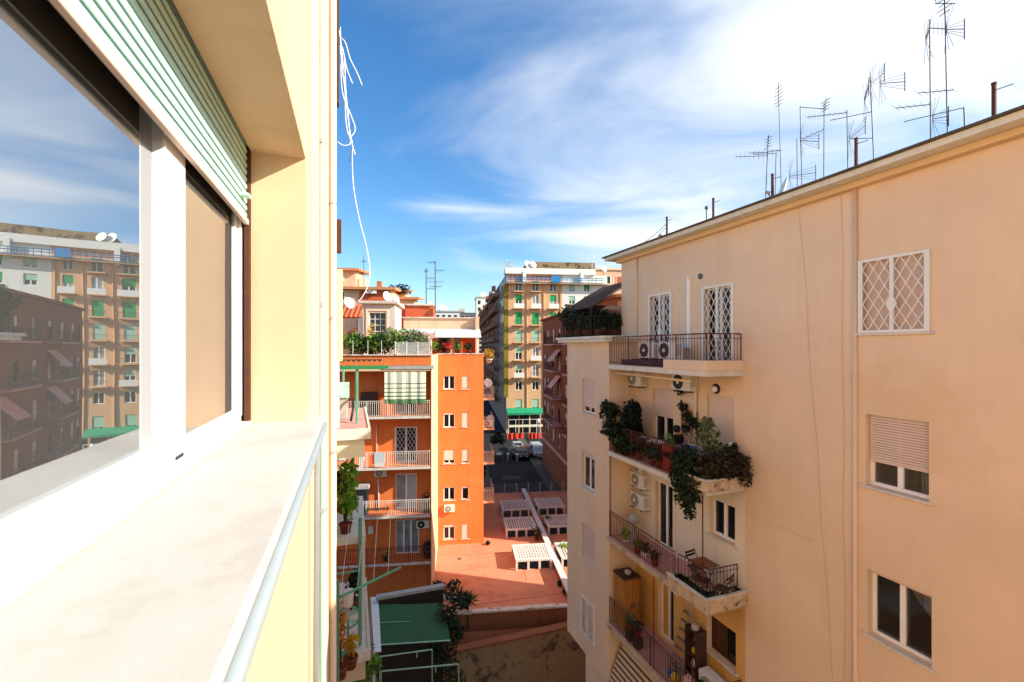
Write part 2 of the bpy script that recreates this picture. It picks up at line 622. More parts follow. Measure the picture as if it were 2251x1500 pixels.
class Face:
    """A wall face: axis 'a' (fixed a, u = t) or 't' (fixed t, u = a); n counts outward."""
    def __init__(self, axis, pos, sgn):
        self.axis, self.pos, self.sgn = axis, pos, sgn

    def p(self, u, z, n=0.0):
        return (self.pos + self.sgn * n, u, z) if self.axis == 'a' else (u, self.pos + self.sgn * n, z)

    def box(self, mb, u0, u1, z0, z1, n0, n1):
        a, b = self.p(u0, z0, n0), self.p(u1, z1, n1)
        return mb.box(a[0], b[0], a[1], b[1], a[2], b[2])

    def wall(self, mb, u0, u1, z0, z1, holes=(), depth=0.3):
        us = sorted({u0, u1, *[h[0] for h in holes], *[h[1] for h in holes]})
        zs = sorted({z0, z1, *[h[2] for h in holes], *[h[3] for h in holes]})
        us = [u for u in us if u0 <= u <= u1]
        zs = [z for z in zs if z0 <= z <= z1]
        flip = (self.axis == 'a') == (self.sgn > 0)

        def q(*pts):
            mb.quad(*(pts if flip else pts[::-1]))
        for i in range(len(us) - 1):
            for j in range(len(zs) - 1):
                cu, cz = (us[i] + us[i + 1]) / 2, (zs[j] + zs[j + 1]) / 2
                if any(h[0] < cu < h[1] and h[2] < cz < h[3] for h in holes):
                    continue
                q(self.p(us[i], zs[j]), self.p(us[i + 1], zs[j]), self.p(us[i + 1], zs[j + 1]), self.p(us[i], zs[j + 1]))
        for (h0, h1, k0, k1) in [(u0, u1, z0, z1)] + list(holes):
            d = -depth
            mb.quad(self.p(h0, k0), self.p(h0, k0, d), self.p(h0, k1, d), self.p(h0, k1))
            mb.quad(self.p(h1, k0), self.p(h1, k1), self.p(h1, k1, d), self.p(h1, k0, d))
            mb.quad(self.p(h0, k0), self.p(h1, k0), self.p(h1, k0, d), self.p(h0, k0, d))
            mb.quad(self.p(h0, k1), self.p(h0, k1, d), self.p(h1, k1, d), self.p(h1, k1))
        return mb


def lattice(mb, F, u0, u1, z0, z1, n, du, dz, w):
    """Diamond bars clipped to a rectangle."""
    k = dz / du
    W, Hh = u1 - u0, z1 - z0
    i = -int(Hh / k / du) - 2
    while u0 + i * du < u1 + Hh / k + du:
        for s in (1, -1):
            us = u0 + i * du
            ta, tb = 0.0, Hh
            # u = us + s*z/k  within [u0,u1]
            if s > 0:
                ta = max(ta, (u0 - us) * k)
                tb = min(tb, (u1 - us) * k)
            else:
                ta = max(ta, (us - u1) * k)
                tb = min(tb, (us - u0) * k)
            if tb - ta > 0.02:
                mb.bar(F.p(us + s * ta / k, z0 + ta, n), F.p(us + s * tb / k, z0 + tb, n), w)
        i += 1
    return mb


def window(par, F, u0, u1, z0, z1, inset=0.16, leaves=2, fw=0.07, shutter=0.0, slats=False, grille=False, sill=0.0, frame='white_pvc', pane='dark_pane',
           smat='pink_slat', curtain=None, name='window', sep=False, sillmat='old_white', pitch=0.05):
    """One window or French door set into its opening: frame, panes, roller shutter, grille and sill."""
    fz = MB()
    n1, n0 = -inset, -inset - 0.06
    F.box(fz, u0, u0 + fw, z0, z1, n0, n1)
    F.box(fz, u1 - fw, u1, z0, z1, n0, n1)
    F.box(fz, u0 + fw, u1 - fw, z0, z0 + fw, n0, n1)
    F.box(fz, u0 + fw, u1 - fw, z1 - fw, z1, n0, n1)
    w = (u1 - u0 - 2 * fw) / leaves
    for i in range(1, leaves):
        um = u0 + fw + w * i
        F.box(fz, um - fw * .7, um + fw * .7, z0 + fw, z1 - fw, n0, n1 + 0.012)
    wo = fz.build(name, frame, par)
    for i in range(leaves):
        g = MB()
        F.box(g, u0 + fw + w * i + 0.001, u0 + fw + w * (i + 1) - 0.001, z0 + fw, z1 - fw, n0 + 0.012, n0 + 0.03)
        g.build('pane', pane, wo)
    if curtain:
        g = MB()
        um = u0 + fw + (u1 - u0 - 2 * fw) * 0.55
        k = 7
        for i in range(k):
            ua = um + (u1 - fw - um) * i / k
            ub = um + (u1 - fw - um) * (i + 0.7) / k
            F.box(g, ua, ub, z0 + fw, z1 - fw, n0 + 0.034, n0 + 0.04)
        g.build('curtain', curtain, wo)
    if shutter > 0:
        zb = z1 - (z1 - z0) * shutter
        nn = int((z1 - zb) / pitch) + 1
        sh = MB()
        F.box(sh, u0 + 0.01, u1 - 0.01, zb, zb + 0.035, -inset + 0.03, -inset + 0.062)
        so = sh.build('shutter', smat, wo)
        sm = None
        if sep and slats:
            for i in range(nn):
                za = zb + 0.037 + i * pitch
                if za + pitch > z1:
                    break
                if sm is None:
                    s1 = MB()
                    F.box(s1, u0 + 0.012, u1 - 0.012, za, za + pitch * .86, -inset + 0.034, -inset + 0.058)
                    sm = s1.build('slat', smat, so, bevel=0.006)
                    zf = za
                else:
                    c = sm.copy()
                    COL.objects.link(c)
                    c.parent = so
                    c.location = (0, 0, za - zf)
        else:
            s1 = MB()
            F.box(s1, u0 + 0.012, u1 - 0.012, zb + 0.036, z1, -inset + 0.034, -inset + 0.048)
            if slats:
                for i in range(nn):
                    za = zb + 0.037 + i * pitch
                    if za + pitch > z1:
                        break
                    F.box(s1, u0 + 0.013, u1 - 0.013, za, za + pitch * .72, -inset + 0.046, -inset + 0.064)
            s1.build('slat_curtain', smat, so)
    if grille:
        g = MB()
        gw = 0.055
        gn0, gn1 = 0.005, 0.045
        F.box(g, u0 - 0.03, u0 + gw, z0, z1 + 0.03, gn0, gn1)
        F.box(g, u1 - gw, u1 + 0.03, z0, z1 + 0.03, gn0, gn1)
        F.box(g, u0 + gw, u1 - gw, z0, z0 + gw, gn0, gn1)
        F.box(g, u0 + gw, u1 - gw, z1 - gw + 0.03, z1 + 0.03, gn0, gn1)
        um = (u0 + u1) / 2
        F.box(g, um - gw * .6, um + gw * .6, z0 + gw, z1 - gw + 0.03, gn0, gn1)
        go = g.build('grille', 'white_paint', wo)
        l = MB()
        half = um - gw * .6 - u0 - gw
        du = half / 2.5
        dz = du * 1.75
        lattice(l, F, u0 + gw, um - gw * .6, z0 + gw, z1 - gw + 0.03, 0.025, du, dz, 0.016)
        lattice(l, F, um + gw * .6, u1 - gw, z0 + gw, z1 - gw + 0.03, 0.025, du, dz, 0.016)
        zc_ = z0 + (z1 - z0) * 0.38
        for s in (1,):
            pl = [F.p(um - .1, zc_, 0.05), F.p(um, zc_ - .2, 0.05), F.p(um + .1, zc_, 0.05), F.p(um, zc_ + .2, 0.05)]
            l.add(pl + [F.p(um - .1, zc_, 0.03), F.p(um, zc_ - .2, 0.03), F.p(um + .1, zc_, 0.03), F.p(um, zc_ + .2, 0.03)],
                  [(0, 1, 2, 3), (7, 6, 5, 4), (0, 4, 5, 1), (1, 5, 6, 2), (2, 6, 7, 3), (3, 7, 4, 0)])
        l.build('lattice', 'white_paint', wo)
    if sill:
        s = MB()
        F.box(s, u0 - 0.09, u1 + 0.09, z0 - 0.05, z0 - 0.003, -inset + 0.005, sill)
        s.build('sill', sillmat, wo, bevel=0.008)
    return wo


def railing(par, pts, z0, h=0.95, step=0.11, matn='red_iron', r=0.007, post=1.2, name='railing', mid=True, rail=0.016):
    """Iron railing along a polyline of (a, t)."""
    m = MB()
    for (p, q) in zip(pts[:-1], pts[1:]):
        p, q = Vector((*p, 0)), Vector((*q, 0))
        L_ = (q - p).length
        n = max(1, int(L_ / step))
        m.bar((p.x, p.y, z0 + h), (q.x, q.y, z0 + h), rail * 1.6)
        m.bar((p.x, p.y, z0 + 0.08), (q.x, q.y, z0 + 0.08), rail)
        if mid:
            m.bar((p.x, p.y, z0 + h - 0.12), (q.x, q.y, z0 + h - 0.12), rail * .8)
        for i in range(n + 1):
            c = p.lerp(q, i / n)
            m.bar((c.x, c.y, z0 + 0.08), (c.x, c.y, z0 + h), r * 2)
        k = max(1, int(L_ / post))
        for i in range(k + 1):
            c = p.lerp(q, i / k)
            m.bar((c.x, c.y, z0), (c.x, c.y, z0 + h), rail * 1.5)
    return m.build(name, matn, par)


# ------------------------------------------------------------------ ground
GZ, SZ, TZ = -23.0, -18.0, -16.5           # courtyard, street and terrace levels below the eye
g = MB().quad((-900, -400, GZ), (900, -400, GZ), (900, 1600, GZ), (-900, 1600, GZ))
o = g.build('ground', 'soil'); put(o, S, (0, 0, 0)); tag(o, kind='structure')
g = MB().box(-60, 120, 51.5, 900, GZ + 0.02, SZ)
o = g.build('street', 'asphalt'); put(o, S, (0, 0, 0)); tag(o, kind='structure')
g = MB().box(-18, 40, -14, 60, GZ + 0.01, GZ + 0.06)
o = g.build('courtyard', 'paving'); put(o, R, (0, 0, 0)); tag(o, kind='structure')

# ------------------------------------------------------------------ the building the window belongs to
WA = -0.235                      # wall face
T0, T1 = -1.1, 2.63              # window opening along the wall
ZS, ZT = -0.385, 1.0             # sill top, soffit
nb = thing('apartment_building', 'cream rendered building close at left with a window and marble sill', 'building', R, (WA, 0, GZ))
FL = Face('a', WA, 1)
m = MB()
FL.wall(m, -14, 7.5, GZ, 6.0, [(T0, T1, ZS - 0.03, ZT)], 0.255)
m.build('wall', 'cream_plaster', nb)
m = MB()
m.box(-6, WA - 0.46, -14, 7.5, GZ, ZS - 0.45).box(-6, WA - 0.46, -14, 7.5, ZT + 0.3, 6.0)
m.box(-6, WA - 0.46, -14, T0 - 1.2, ZS - 0.45, ZT + 0.3).box(-6, WA - 0.46, T1 + 0.25, 7.5, ZS - 0.45, ZT + 0.3)
m.box(-6, -5.7, T0 - 1.2, T1 + 0.25, ZS - 0.45, ZT + 0.3)
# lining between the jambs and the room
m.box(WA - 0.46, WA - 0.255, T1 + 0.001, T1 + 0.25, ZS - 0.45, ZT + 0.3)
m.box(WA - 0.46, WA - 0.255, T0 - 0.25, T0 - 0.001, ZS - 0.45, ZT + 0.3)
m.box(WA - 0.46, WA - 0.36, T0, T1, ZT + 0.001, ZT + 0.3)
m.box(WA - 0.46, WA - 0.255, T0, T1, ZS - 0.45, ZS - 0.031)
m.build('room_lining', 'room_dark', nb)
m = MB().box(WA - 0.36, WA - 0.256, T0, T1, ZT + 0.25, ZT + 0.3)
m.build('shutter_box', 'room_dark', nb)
# pilaster strips, joints and pipes on the wall beyond the jamb
m = MB()
m.box(WA - 0.01, WA + 0.012, 2.98, 3.5, -23, 6).box(WA - 0.01, WA + 0.022, 3.75, 4.6, -23, 6)
m.box(WA - 0.01, WA + 0.03, 5.6, 6.6, -23, 6)
m.build('pilaster', 'cream_paint', nb, bevel=0.006)
for (tt, aa, rr, z0, z1, mn) in ((3.62, WA + 0.02, 0.022, -23, 6, 'cream_paint'), (5.1, WA + 0.035, 0.035, -23, 6, 'cream_paint'), (3.3, WA + 0.045, 0.022, -23, -0.46, 'pale_green')):
    MB().tube([(aa, tt, z0), (aa, tt, z1)], rr, 10).build('pipe', mn, nb, True)
for tt, aa in ((3.62, WA + 0.02), (5.1, WA + 0.035), (3.3, WA + 0.045)):
    for zz in (-5.2, -1.1, 0.3, 1.5):
        if tt != 3.3 or zz < -0.5:
            MB().tube([(aa, tt, zz), (aa, tt, zz + 0.03)], 0.042 if tt > 5 else 0.028, 10).build('pipe_clip', 'zinc', nb)
m = MB().box(WA, WA + 0.035, 7.35, 7.5, 3.7, 6).box(WA, WA + 0.07, 7.38, 7.48, 1.45, 1.95)
m.build('wooden_jalousie', 'rust_brown', nb)
m = MB().box(WA, WA + 0.09, 7.42, 7.5, -0.2, 1.2)
m.build('gutter_end', 'cream_paint', nb)
# sill, threshold and zinc drip bar
m = MB().box(-0.56, -0.15, T0, T1 + 0.16, ZS - 0.03, ZS)
so = m.build('sill', 'marble', nb, bevel=0.006)
MB().box(-0.535, -0.48, T0, T1 - 0.005, ZS + 0.001, ZS + 0.016).build('threshold', 'marble', so, bevel=0.006)
MB().tube([(-0.148, T0, ZS - 0.046), (-0.148, T1 + 0.13, ZS - 0.046), (-0.15, T1 + 0.16, ZS - 0.05), (-0.165, T1 + 0.18, ZS - 0.09), (-0.19, T1 + 0.18, ZS - 0.2), (-0.205, T1 + 0.18, -3)], 0.016, 10).build('drip_bar', 'zinc', so, True)
# shutter guide
m = MB().box(-0.515, -0.494, T1 - 0.03, T1 - 0.001, ZS, ZT)
m.build('shutter_guide', 'rust_brown', nb)
# window frame and the two sliding sashes
m = MB()
m.box(-0.62, -0.53, T0, T1 - 0.001, ZS + 0.001, ZS + 0.045).box(-0.62, -0.53, T0, T1 - 0.001, ZT - 0.05, ZT)
m.box(-0.62, -0.525, T1 - 0.045, T1 - 0.002, ZS + 0.045, ZT - 0.05)
wf = m.build('window_frame', 'white_pvc', nb, bevel=0.004)
TM0, TM1 = 1.62, 1.80
m = MB()
m.box(-0.60, -0.535, T0, TM0, ZS + 0.046, ZS + 0.095).box(-0.60, -0.535, T0, TM0, ZT - 0.12, ZT - 0.051)
m.box(-0.60, -0.528, TM0, TM1, ZS + 0.046, ZT - 0.051)
sa = m.build('sash', 'white_pvc', nb, bevel=0.005)
MB().box(-0.566, -0.560, T0, TM0 + 0.002, ZS + 0.09, ZT - 0.11).build('glass', 'near_glass', sa)
MB().box(-0.5345, -0.527, TM1 - 0.09, TM1 - 0.02, ZS + 0.028, ZS + 0.04).build('drain_slot', 'ac_dark', sa)
m = MB()
m.box(-0.60, -0.54, TM1 + 0.001, T1 - 0.046, ZS + 0.046, ZS + 0.085).box(-0.60, -0.54, TM1 + 0.001, T1 - 0.046, ZT - 0.12, ZT - 0.051)
m.box(-0.60, -0.54, T1 - 0.10, T1 - 0.046, ZS + 0.085, ZT - 0.12)
sb = m.build('sash', 'white_pvc', nb, bevel=0.005)
MB().box(-0.552, -0.546, TM1 + 0.001, T1 - 0.10, ZS + 0.08, ZT - 0.11).build('glass', 'near_glass', sb)
# roller shutter, every slat on its own
ZB = 0.63
m = MB().box(-0.513, -0.494, T0 + 0.01, T1 - 0.02, ZB - 0.012, ZB + 0.016)
sh = m.build('roller_shutter', 'pink_slat', nb, bevel=0.004)
prof = []
PIT = 0.036
for k in range(6):
    an = math.pi * k / 5
    prof.append((-0.507 + 0.006 * math.sin(an), PIT * 0.92 * k / 5))
m = MB()
vs = [(x, T0 + 0.012, ZB + 0.018 + z) for x, z in prof] + [(x, T1 - 0.022, ZB + 0.018 + z) for x, z in prof]
m.add(vs, [(i, i + 1, i + 7, i + 6) for i in range(5)] + [(5, 0, 6, 11)])
s0 = m.build('slat', 'mint_slat', sh, True)
for i in range(1, 13):
    c = s0.copy(); COL.objects.link(c); c.parent = sh; c.location = (0, 0, PIT * i)
MB().box(-0.5148, -0.5138, T0 + 0.012, T1 - 0.022, ZB + 0.017, ZT + 0.12).build('reflection_sheet', 'rust_brown', sh)  # brown sheet added so the panes mirror a smooth dark band
MB().box(-0.495, -0.47, T1 - 0.16, T1 - 0.1, ZB + 0.1, ZB + 0.112).build('stop_bolt', 'mint_slat', sh)

# loose white cables hanging off the far corner of that wall
cb = thing('cable_bundle', 'loose white cables hanging against the sky beside the cream wall', 'cables', R, R.T(772, 320, 7.45))
TC = 7.55


def pxline(pts, t, sub=5):
    P = [Vector(R.T(x, y, t)) for x, y in pts]
    out = []
    for i in range(len(P) - 1):
        p0, p1, p2, p3 = P[max(i - 1, 0)], P[i], P[i + 1], P[min(i + 2, len(P) - 1)]
        for k in range(sub):
            s = k / sub
            out.append(0.5 * ((2 * p1) + (p2 - p0) * s + (2 * p0 - 5 * p1 + 4 * p2 - p3) * s * s + (3 * p1 - p0 - 3 * p2 + p3) * s ** 3))
    out.append(P[-1])
    return out


for i, (pts, r) in enumerate((
        ([(744, -30), (741, 45), (748, 85), (757, 180), (760, 260), (768, 300), (781, 285), (772, 255), (752, 200), (748, 100)], .007),
        ([(738, 80), (757, 90), (770, 130), (785, 160), (796, 188)], .007),
        ([(738, 80), (752, 105), (762, 150), (775, 184)], .007),
        ([(741, 80), (756, 120), (760, 200), (765, 250), (770, 310)], .007),
        ([(748, 60), (751, 140), (757, 190), (763, 240), (768, 282), (775, 320), (781, 340)], .006),
        ([(742, 312), (755, 320), (768, 318), (774, 312), (775, 380), (780, 430), (792, 490), (805, 540), (813, 590), (809, 628), (795, 655), (787, 662)], .006),
        ([(775, 322), (768, 355)], .006))):
    MB().tube(pxline(pts, TC - 0.02 * i), r, 6).build('strand', 'cable_white' if i < 6 else 'dull_steel', cb, True)

# ------------------------------------------------------------------ building across the courtyard
W = 10.0
rb = thing('courtyard_building', 'sand coloured apartment building across the courtyard with stacked balconies', 'building', R, (W, 8, GZ))
FR = Face('a', W, -1)
FN = Face('a', 8.87, -1)
TE, TA0, TA1 = 15.5, 14.55, 18.0
ZROOF, ZANN = 3.35, 0.22


def rect(fr, plane, x0, x1, xr, yt, yb):
    """Opening on an a-plane from pixel columns and the rows at column xr."""
    ts = sorted((fr.A(x0, 700, plane)[1], fr.A(x1, 700, plane)[1]))
    zt, zb = fr.A(xr, yt, plane)[2], fr.A(xr, yb, plane)[2]
    return (ts[0], ts[1], zb, zt)


H_bars = rect(R, W, 1892, 2042, 1892, 577, 733)
H_shut = rect(R, W, 1903, 2042, 1903, 910, 1066)
H_open = rect(R, W, 1907, 2048, 1907, 1250, 1392)
H_t1 = rect(R, W, 1428, 1476, 1428, 652, 790)
H_t2 = rect(R, W, 1546, 1612, 1546, 635, 795)
H_s1 = rect(R, W, 1434, 1480, 1434, 853, 972)
H_s2 = rect(R, W, 1554, 1614, 1554, 866, 1010)
H_u1 = rect(R, W, 1441, 1479, 1441, 1056, 1170)
H_u2 = rect(R, W, 1560, 1616, 1560, 1092, 1172)
H_v1 = rect(R, W, 1446, 1481, 1446, 1262, 1362)
H_v2 = rect(R, W, 1554, 1618, 1554, 1345, 1425)
FLOOR = [-0.6, -3.73, -6.87, -10.0]
for k, hh in enumerate((H_t1, H_t2)):
    pass
H_t1 = (H_t1[0], H_t1[1], FLOOR[0] + 0.35, H_t1[3])
H_t2 = (H_t2[0], H_t2[1], FLOOR[0] + 0.02, H_t2[3])
H_s1 = (H_s1[0], H_s1[1], FLOOR[1] + 0.05, H_s1[3])
H_s2 = (H_s2[0], H_s2[1], FLOOR[1] + 0.05, H_s2[3])
H_u1 = (H_u1[0], H_u1[1], FLOOR[2] + 0.05, H_u1[3])
H_v1 = (H_v1[0], H_v1[1], FLOOR[3] + 0.05, H_v1[3])
allh = [H_bars, H_shut, H_open, H_t1, H_t2, H_s1, H_s2, H_u1, H_u2, H_v1, H_v2]
# the same column of windows repeats nearer the camera, out of the picture
extra = [(h[0] - 4.4, h[1] - 4.4, h[2], h[3]) for h in (H_bars, H_shut, H_open)]
m = MB()
FR.wall(m, -8, TE, GZ, ZROOF, allh + extra, 0.3)
m.build('wall', 'sand_plaster', rb)
m = MB()
m.box(W + 2.4, 23, -8, TE, GZ, ZROOF)
m.box(W + 0.3, W + 2.4, 8.9, TE, GZ, ZROOF).box(W + 0.3, W + 2.4, -8, -7.7, GZ, ZROOF)
for zf_ in (-12.6, -9.4, -6.3, -3.15, 0.0, 3.2):
    m.box(W + 0.3, W + 2.4, -7.7, 8.9, zf_ - 0.25, zf_)
m.build('core', 'sand_plaster', rb)
# lower wing that stands forward, one storey less
ah = [rect(R, 8.87, 1279, 1307, 1279, yt, yb) for (yt, yb) in ((832, 905), (988, 1068), (1148, 1222), (1308, 1385))]
m = MB()
FN.wall(m, TA0, TA1, -12.35, ZANN, ah, 0.26)
m.build('wing_wall', 'sand_plaster', rb)
m = MB().box(8.87 + 0.26, 29.6, TA0, TA1, -12.35, ZANN).box(9.5, 29.6, TA0 + 0.1, TA1 - 0.5, GZ, -12.35)
m.build('wing_core', 'sand_plaster', rb)
m = MB().box(8.55, 30, TA0 - 0.22, TA1 + 0.3, ZANN, ZANN + 0.12).box(8.47, 30, TA0 - 0.3, TA1 + 0.36, ZANN + 0.12, ZANN + 0.22)
m.build('cornice', 'eave_paint', rb, bevel=0.01)
# eaves
m = MB().box(9.82, 10.1, -8, TE + 0.12, ZROOF - 0.02, ZROOF + 0.11)
m.build('moulding', 'eave_warm', rb, bevel=0.02)
m = MB().box(9.5, 23.4, -8, TE + 0.45, ZROOF + 0.11, ZROOF + 0.23)
m.build('eave', 'eave_paint', rb)
m = MB().box(9.42, 23.5, -8, TE + 0.55, ZROOF + 0.23, ZROOF + 0.27)
m.build('roof', 'roof_edge', rb)
# windows of the plain wall
window(rb, FR, *H_bars, inset=0.13, shutter=1.0, slats=True, grille=True, sill=0.06, smat='pink_slat', pitch=0.03)
window(rb, FR, *H_shut, inset=0.16, shutter=0.66, slats=True, sep=True, sill=0.06, pane='clear_glass', pitch=0.052)
window(rb, FR, *H_open, inset=0.16, shutter=0.06, slats=True, sill=0.06, pane='clear_glass')
for h in extra:
    window(rb, FR, *h, inset=0.16, shutter=0.4, slats=True, sill=0.06)
for h in (H_shut, H_open):
    m = MB()
    for k in range(9):
        u = h[0] + 0.04 + k * 0.03
        m.tube([(W + 0.36 + 0.03 * (k % 2), u, h[2] - 0.3), (W + 0.36 + 0.03 * (k % 2), u, h[3] + 0.1)], 0.022, 6)
    m.build('curtain', 'awning_grey', rb, True)
    m = MB().box(W + 1.5, W + 1.95, h[1] - 0.75, h[1] - 0.1, h[2] - 0.9, h[2] + 0.75)
    m.build('room_cabinet', 'wood', rb)
# wing windows
for h, s, gr in zip(ah, (0.82, 0.16, 1.0, 0.9), (0, 0, 0, 1)):
    window(rb, FN, *h, inset=0.12, shutter=s, slats=True, grille=bool(gr), sill=0.05, leaves=2, fw=0.06)
# loggia doors
window(rb, FR, *H_t1, inset=0.14, grille=True, name='window', pane='dark_pane')
window(rb, FR, *H_t2, inset=0.14, grille=True, name='balcony_door', pane='dark_pane')
window(rb, FR, *H_s1, inset=0.14, shutter=0.42, slats=True, name='balcony_door')
window(rb, FR, *H_s2, inset=0.12, shutter=0.98, slats=True, name='balcony_door')
window(rb, FR, *H_u1, inset=0.14, name='balcony_door')
window(rb, FR, *H_u2, inset=0.14, sill=0.08, fw=0.08)
window(rb, FR, *H_v1, inset=0.16, name='balcony_door', curtain='ochre_plaster')
window(rb, FR, *H_v2, inset=0.18, sill=0.08, frame='dark_wood', curtain='awning_brown')
# painted panels of the lower loggias
TB0, TB1 = 9.56, 14.5
for zf, zt, mn, hs in ((FLOOR[2], FLOOR[1] - 0.2, 'loggia_plaster', (H_u1, H_u2)), (FLOOR[3], FLOOR[2] - 0.2, 'ochre_plaster', (H_v1, H_v2))):
    m = MB()
    Face('a', W - 0.006, -1).wall(m, TB0 - 0.05, TB1, zf, zt, [h for h in hs], 0.004)
    m.build('loggia_paint', mn, rb)
# balconies: slab, white fascia, iron railing
AB = 8.745
for i, zf in enumerate(FLOOR):
    m = MB().box(AB + 0.03, W, TB0 + 0.03, TB1, zf - 0.17, zf)
    so = m.build('balcony_slab', 'dirty_edge', rb)
    m = MB().box(AB, AB + 0.03, TB0, TB1 + 0.06, zf - 0.16, zf - 0.01).box(AB + 0.03, W, TB0, TB0 + 0.03, zf - 0.16, zf - 0.01)
    m.build('fascia', 'old_white' if i < 2 else 'dirty_edge', so)
    MB().box(AB + 0.05, W - 0.002, TB0 + 0.05, TB1 - 0.02, zf, zf + 0.012).build('floor_tiles', 'pink_tile', so)
railing(rb, [(AB + 0.08, TB1 - 0.05), (AB + 0.08, TB0 + 0.08), (W - 0.02, TB0 + 0.08)], FLOOR[0], 0.98)
railing(rb, [(AB + 0.08, TB1 - 0.05), (AB + 0.08, 10.35), ], FLOOR[1], 0.95)
railing(rb, [(AB + 0.08, TB1 - 0.05), (AB + 0.08, 10.9)], FLOOR[2], 0.95)
railing(rb, [(AB + 0.12, 10.8), (AB + 0.3, TB0 + 0.2), (W - 0.02, TB0 + 0.2)], FLOOR[2] + 0.02, 0.9)
railing(rb, [(AB + 0.08, TB1 - 0.05), (AB + 0.08, TB0 + 0.08), (W - 0.02, TB0 + 0.08)], FLOOR[3], 0.95, matn='dark_iron')
# masonry planters built on the near corner of the balconies
for i, (ta, h, nm) in enumerate(((11.3, 0.26, 'eave_warm'), (10.4, 0.28, 'dirty_edge'), (10.95, 0.34, 'dirty_edge'))):
    zf = FLOOR[i]
    a0 = AB - (0.02 if i == 0 else 0.16)
    t0 = TB0 - (0.02 if i == 0 else 0.16)
    m = MB()
    m.box(a0, a0 + 0.06, t0, ta, zf - 0.012, zf + h).box(a0 + 0.42, a0 + 0.48, t0 + 0.48, ta, zf + 0.013, zf + h)
    m.box(a0 + 0.06, W - 0.01, t0, t0 + 0.06, zf - 0.012, zf + h).box(a0 + 0.48, W - 0.01, t0 + 0.42, t0 + 0.48, zf + 0.013, zf + h)
    m.box(a0 + 0.06, a0 + 0.42, ta - 0.06, ta, zf + 0.013, zf + h)
    m.box(a0 + 0.06, a0 + 0.42, t0 + 0.06, ta - 0.06, zf + 0.013, zf + 0.06)
    po = m.build('masonry_planter', nm if i else 'sand_plaster', rb, bevel=0.01)
    if i:
        m = MB().box(a0 - 0.02, a0 + 0.08, t0 - 0.02, ta + 0.01, zf + h, zf + h + 0.03).box(a0 + 0.08, W - 0.012, t0 - 0.02, t0 + 0.08, zf + h, zf + h + 0.03)
        m.build('coping', 'old_white', po)
    s = MB().box(a0 + 0.061, a0 + 0.419, t0 + 0.061, ta - 0.061, zf + 0.06, zf + h - 0.05).box(a0 + 0.419, W - 0.012, t0 + 0.061, t0 + 0.419, zf + 0.06, zf + h - 0.05)
    s.build('soil', 'soil', po)
# iron posts between the balconies
for (tt, z0, z1) in ((TB1 - 0.06, FLOOR[2], FLOOR[1] - 0.17), (TB0 + 0.25, FLOOR[2] + 0.3, FLOOR[1] - 0.17), (11.9, FLOOR[3], FLOOR[2] - 0.17), (10.2, FLOOR[3], FLOOR[3] + 1.4)):
    MB().tube([(AB + 0.1, tt, z0), (AB + 0.1, tt, z1)], 0.018, 6).build('post', 'red_iron', rb)
# pipes, ducts and a vent on the wall
tp = R.A(1882, 600, W)[1]
MB().tube([(W - 0.03, tp, GZ), (W - 0.03, tp, ZROOF)], 0.045, 10).build('downpipe', 'sand_plaster', rb, True)
tp = R.A(1402, 600, W)[1]
MB().tube([(W - 0.03, tp, ZANN + 0.25), (W - 0.03, tp, ZROOF)], 0.03, 8).build('downpipe', 'sand_plaster', rb, True)
p = R.A(1516, 612, W)
q = R.A(1516, 766, W)
m = MB().box(W - 0.07, W, p[1] - 0.06, p[1] + 0.06, q[2], p[2]).box(W - 0.07, W, p[1] + 0.06, p[1] + 0.75, q[2], q[2] + 0.1)
m.box(W - 0.09, W, p[1] - 0.075, p[1] + 0.03, p[2] - 0.05, p[2] + 0.06)
m.build('pipe_duct', 'white_pvc', rb, bevel=0.008)
p = R.A(1540, 608, W)
MB().disc((W - 0.01, p[1], p[2]), (1, 0, 0), 0.09, 0.03, 16).build('vent', 'dull_steel', rb)
p = R.A(1532, 880, W)
MB().tube([(W - 0.06, p[1], FLOOR[1]), (W - 0.06, p[1], FLOOR[0] - 0.55), (W - 0.15, p[1] + 0.1, FLOOR[0] - 0.45)], 0.05, 10).build('downpipe', 'old_white', rb, True)
MB().tube([(AB + 0.2, TB1 - 0.3, FLOOR[0] - 0.3), (AB + 0.2, TB0 + 0.8, FLOOR[0] - 0.34)], 0.04, 8).build('curtain_roller', 'eave_warm', rb, True)
MB().tube([(AB + 0.35, TB1 - 2.2, FLOOR[2] - 0.3), (AB + 0.2, TB0 + 1.35, FLOOR[2] - 0.32)], 0.05, 8).build('awning_roller', 'eave_paint', rb, True)
# thin cables that run down the plain wall
for (x0, x1, y0, y1) in ((1848, 1856, 396, 1500), (1755, 1830, 455, 1500)):
    pts = [R.A(x0 + (x1 - x0) * k / 6 + (4 if k % 2 else 0), y0 + (y1 - y0) * k / 6, W - 0.015) for k in range(7)]
    MB().tube(pts, 0.0035, 5).build('cable', 'awning_stripe', rb)
pts = [R.A(1850 - 10 * k, 392 - 3 * k, 9.49) for k in range(3)]
p0 = R.A(1632, 1125, W - 0.02)
p1 = R.A(1790, 1190, W - 0.02)
MB().tube([p0, p1], 0.003, 5).build('cable', 'awning_stripe', rb)
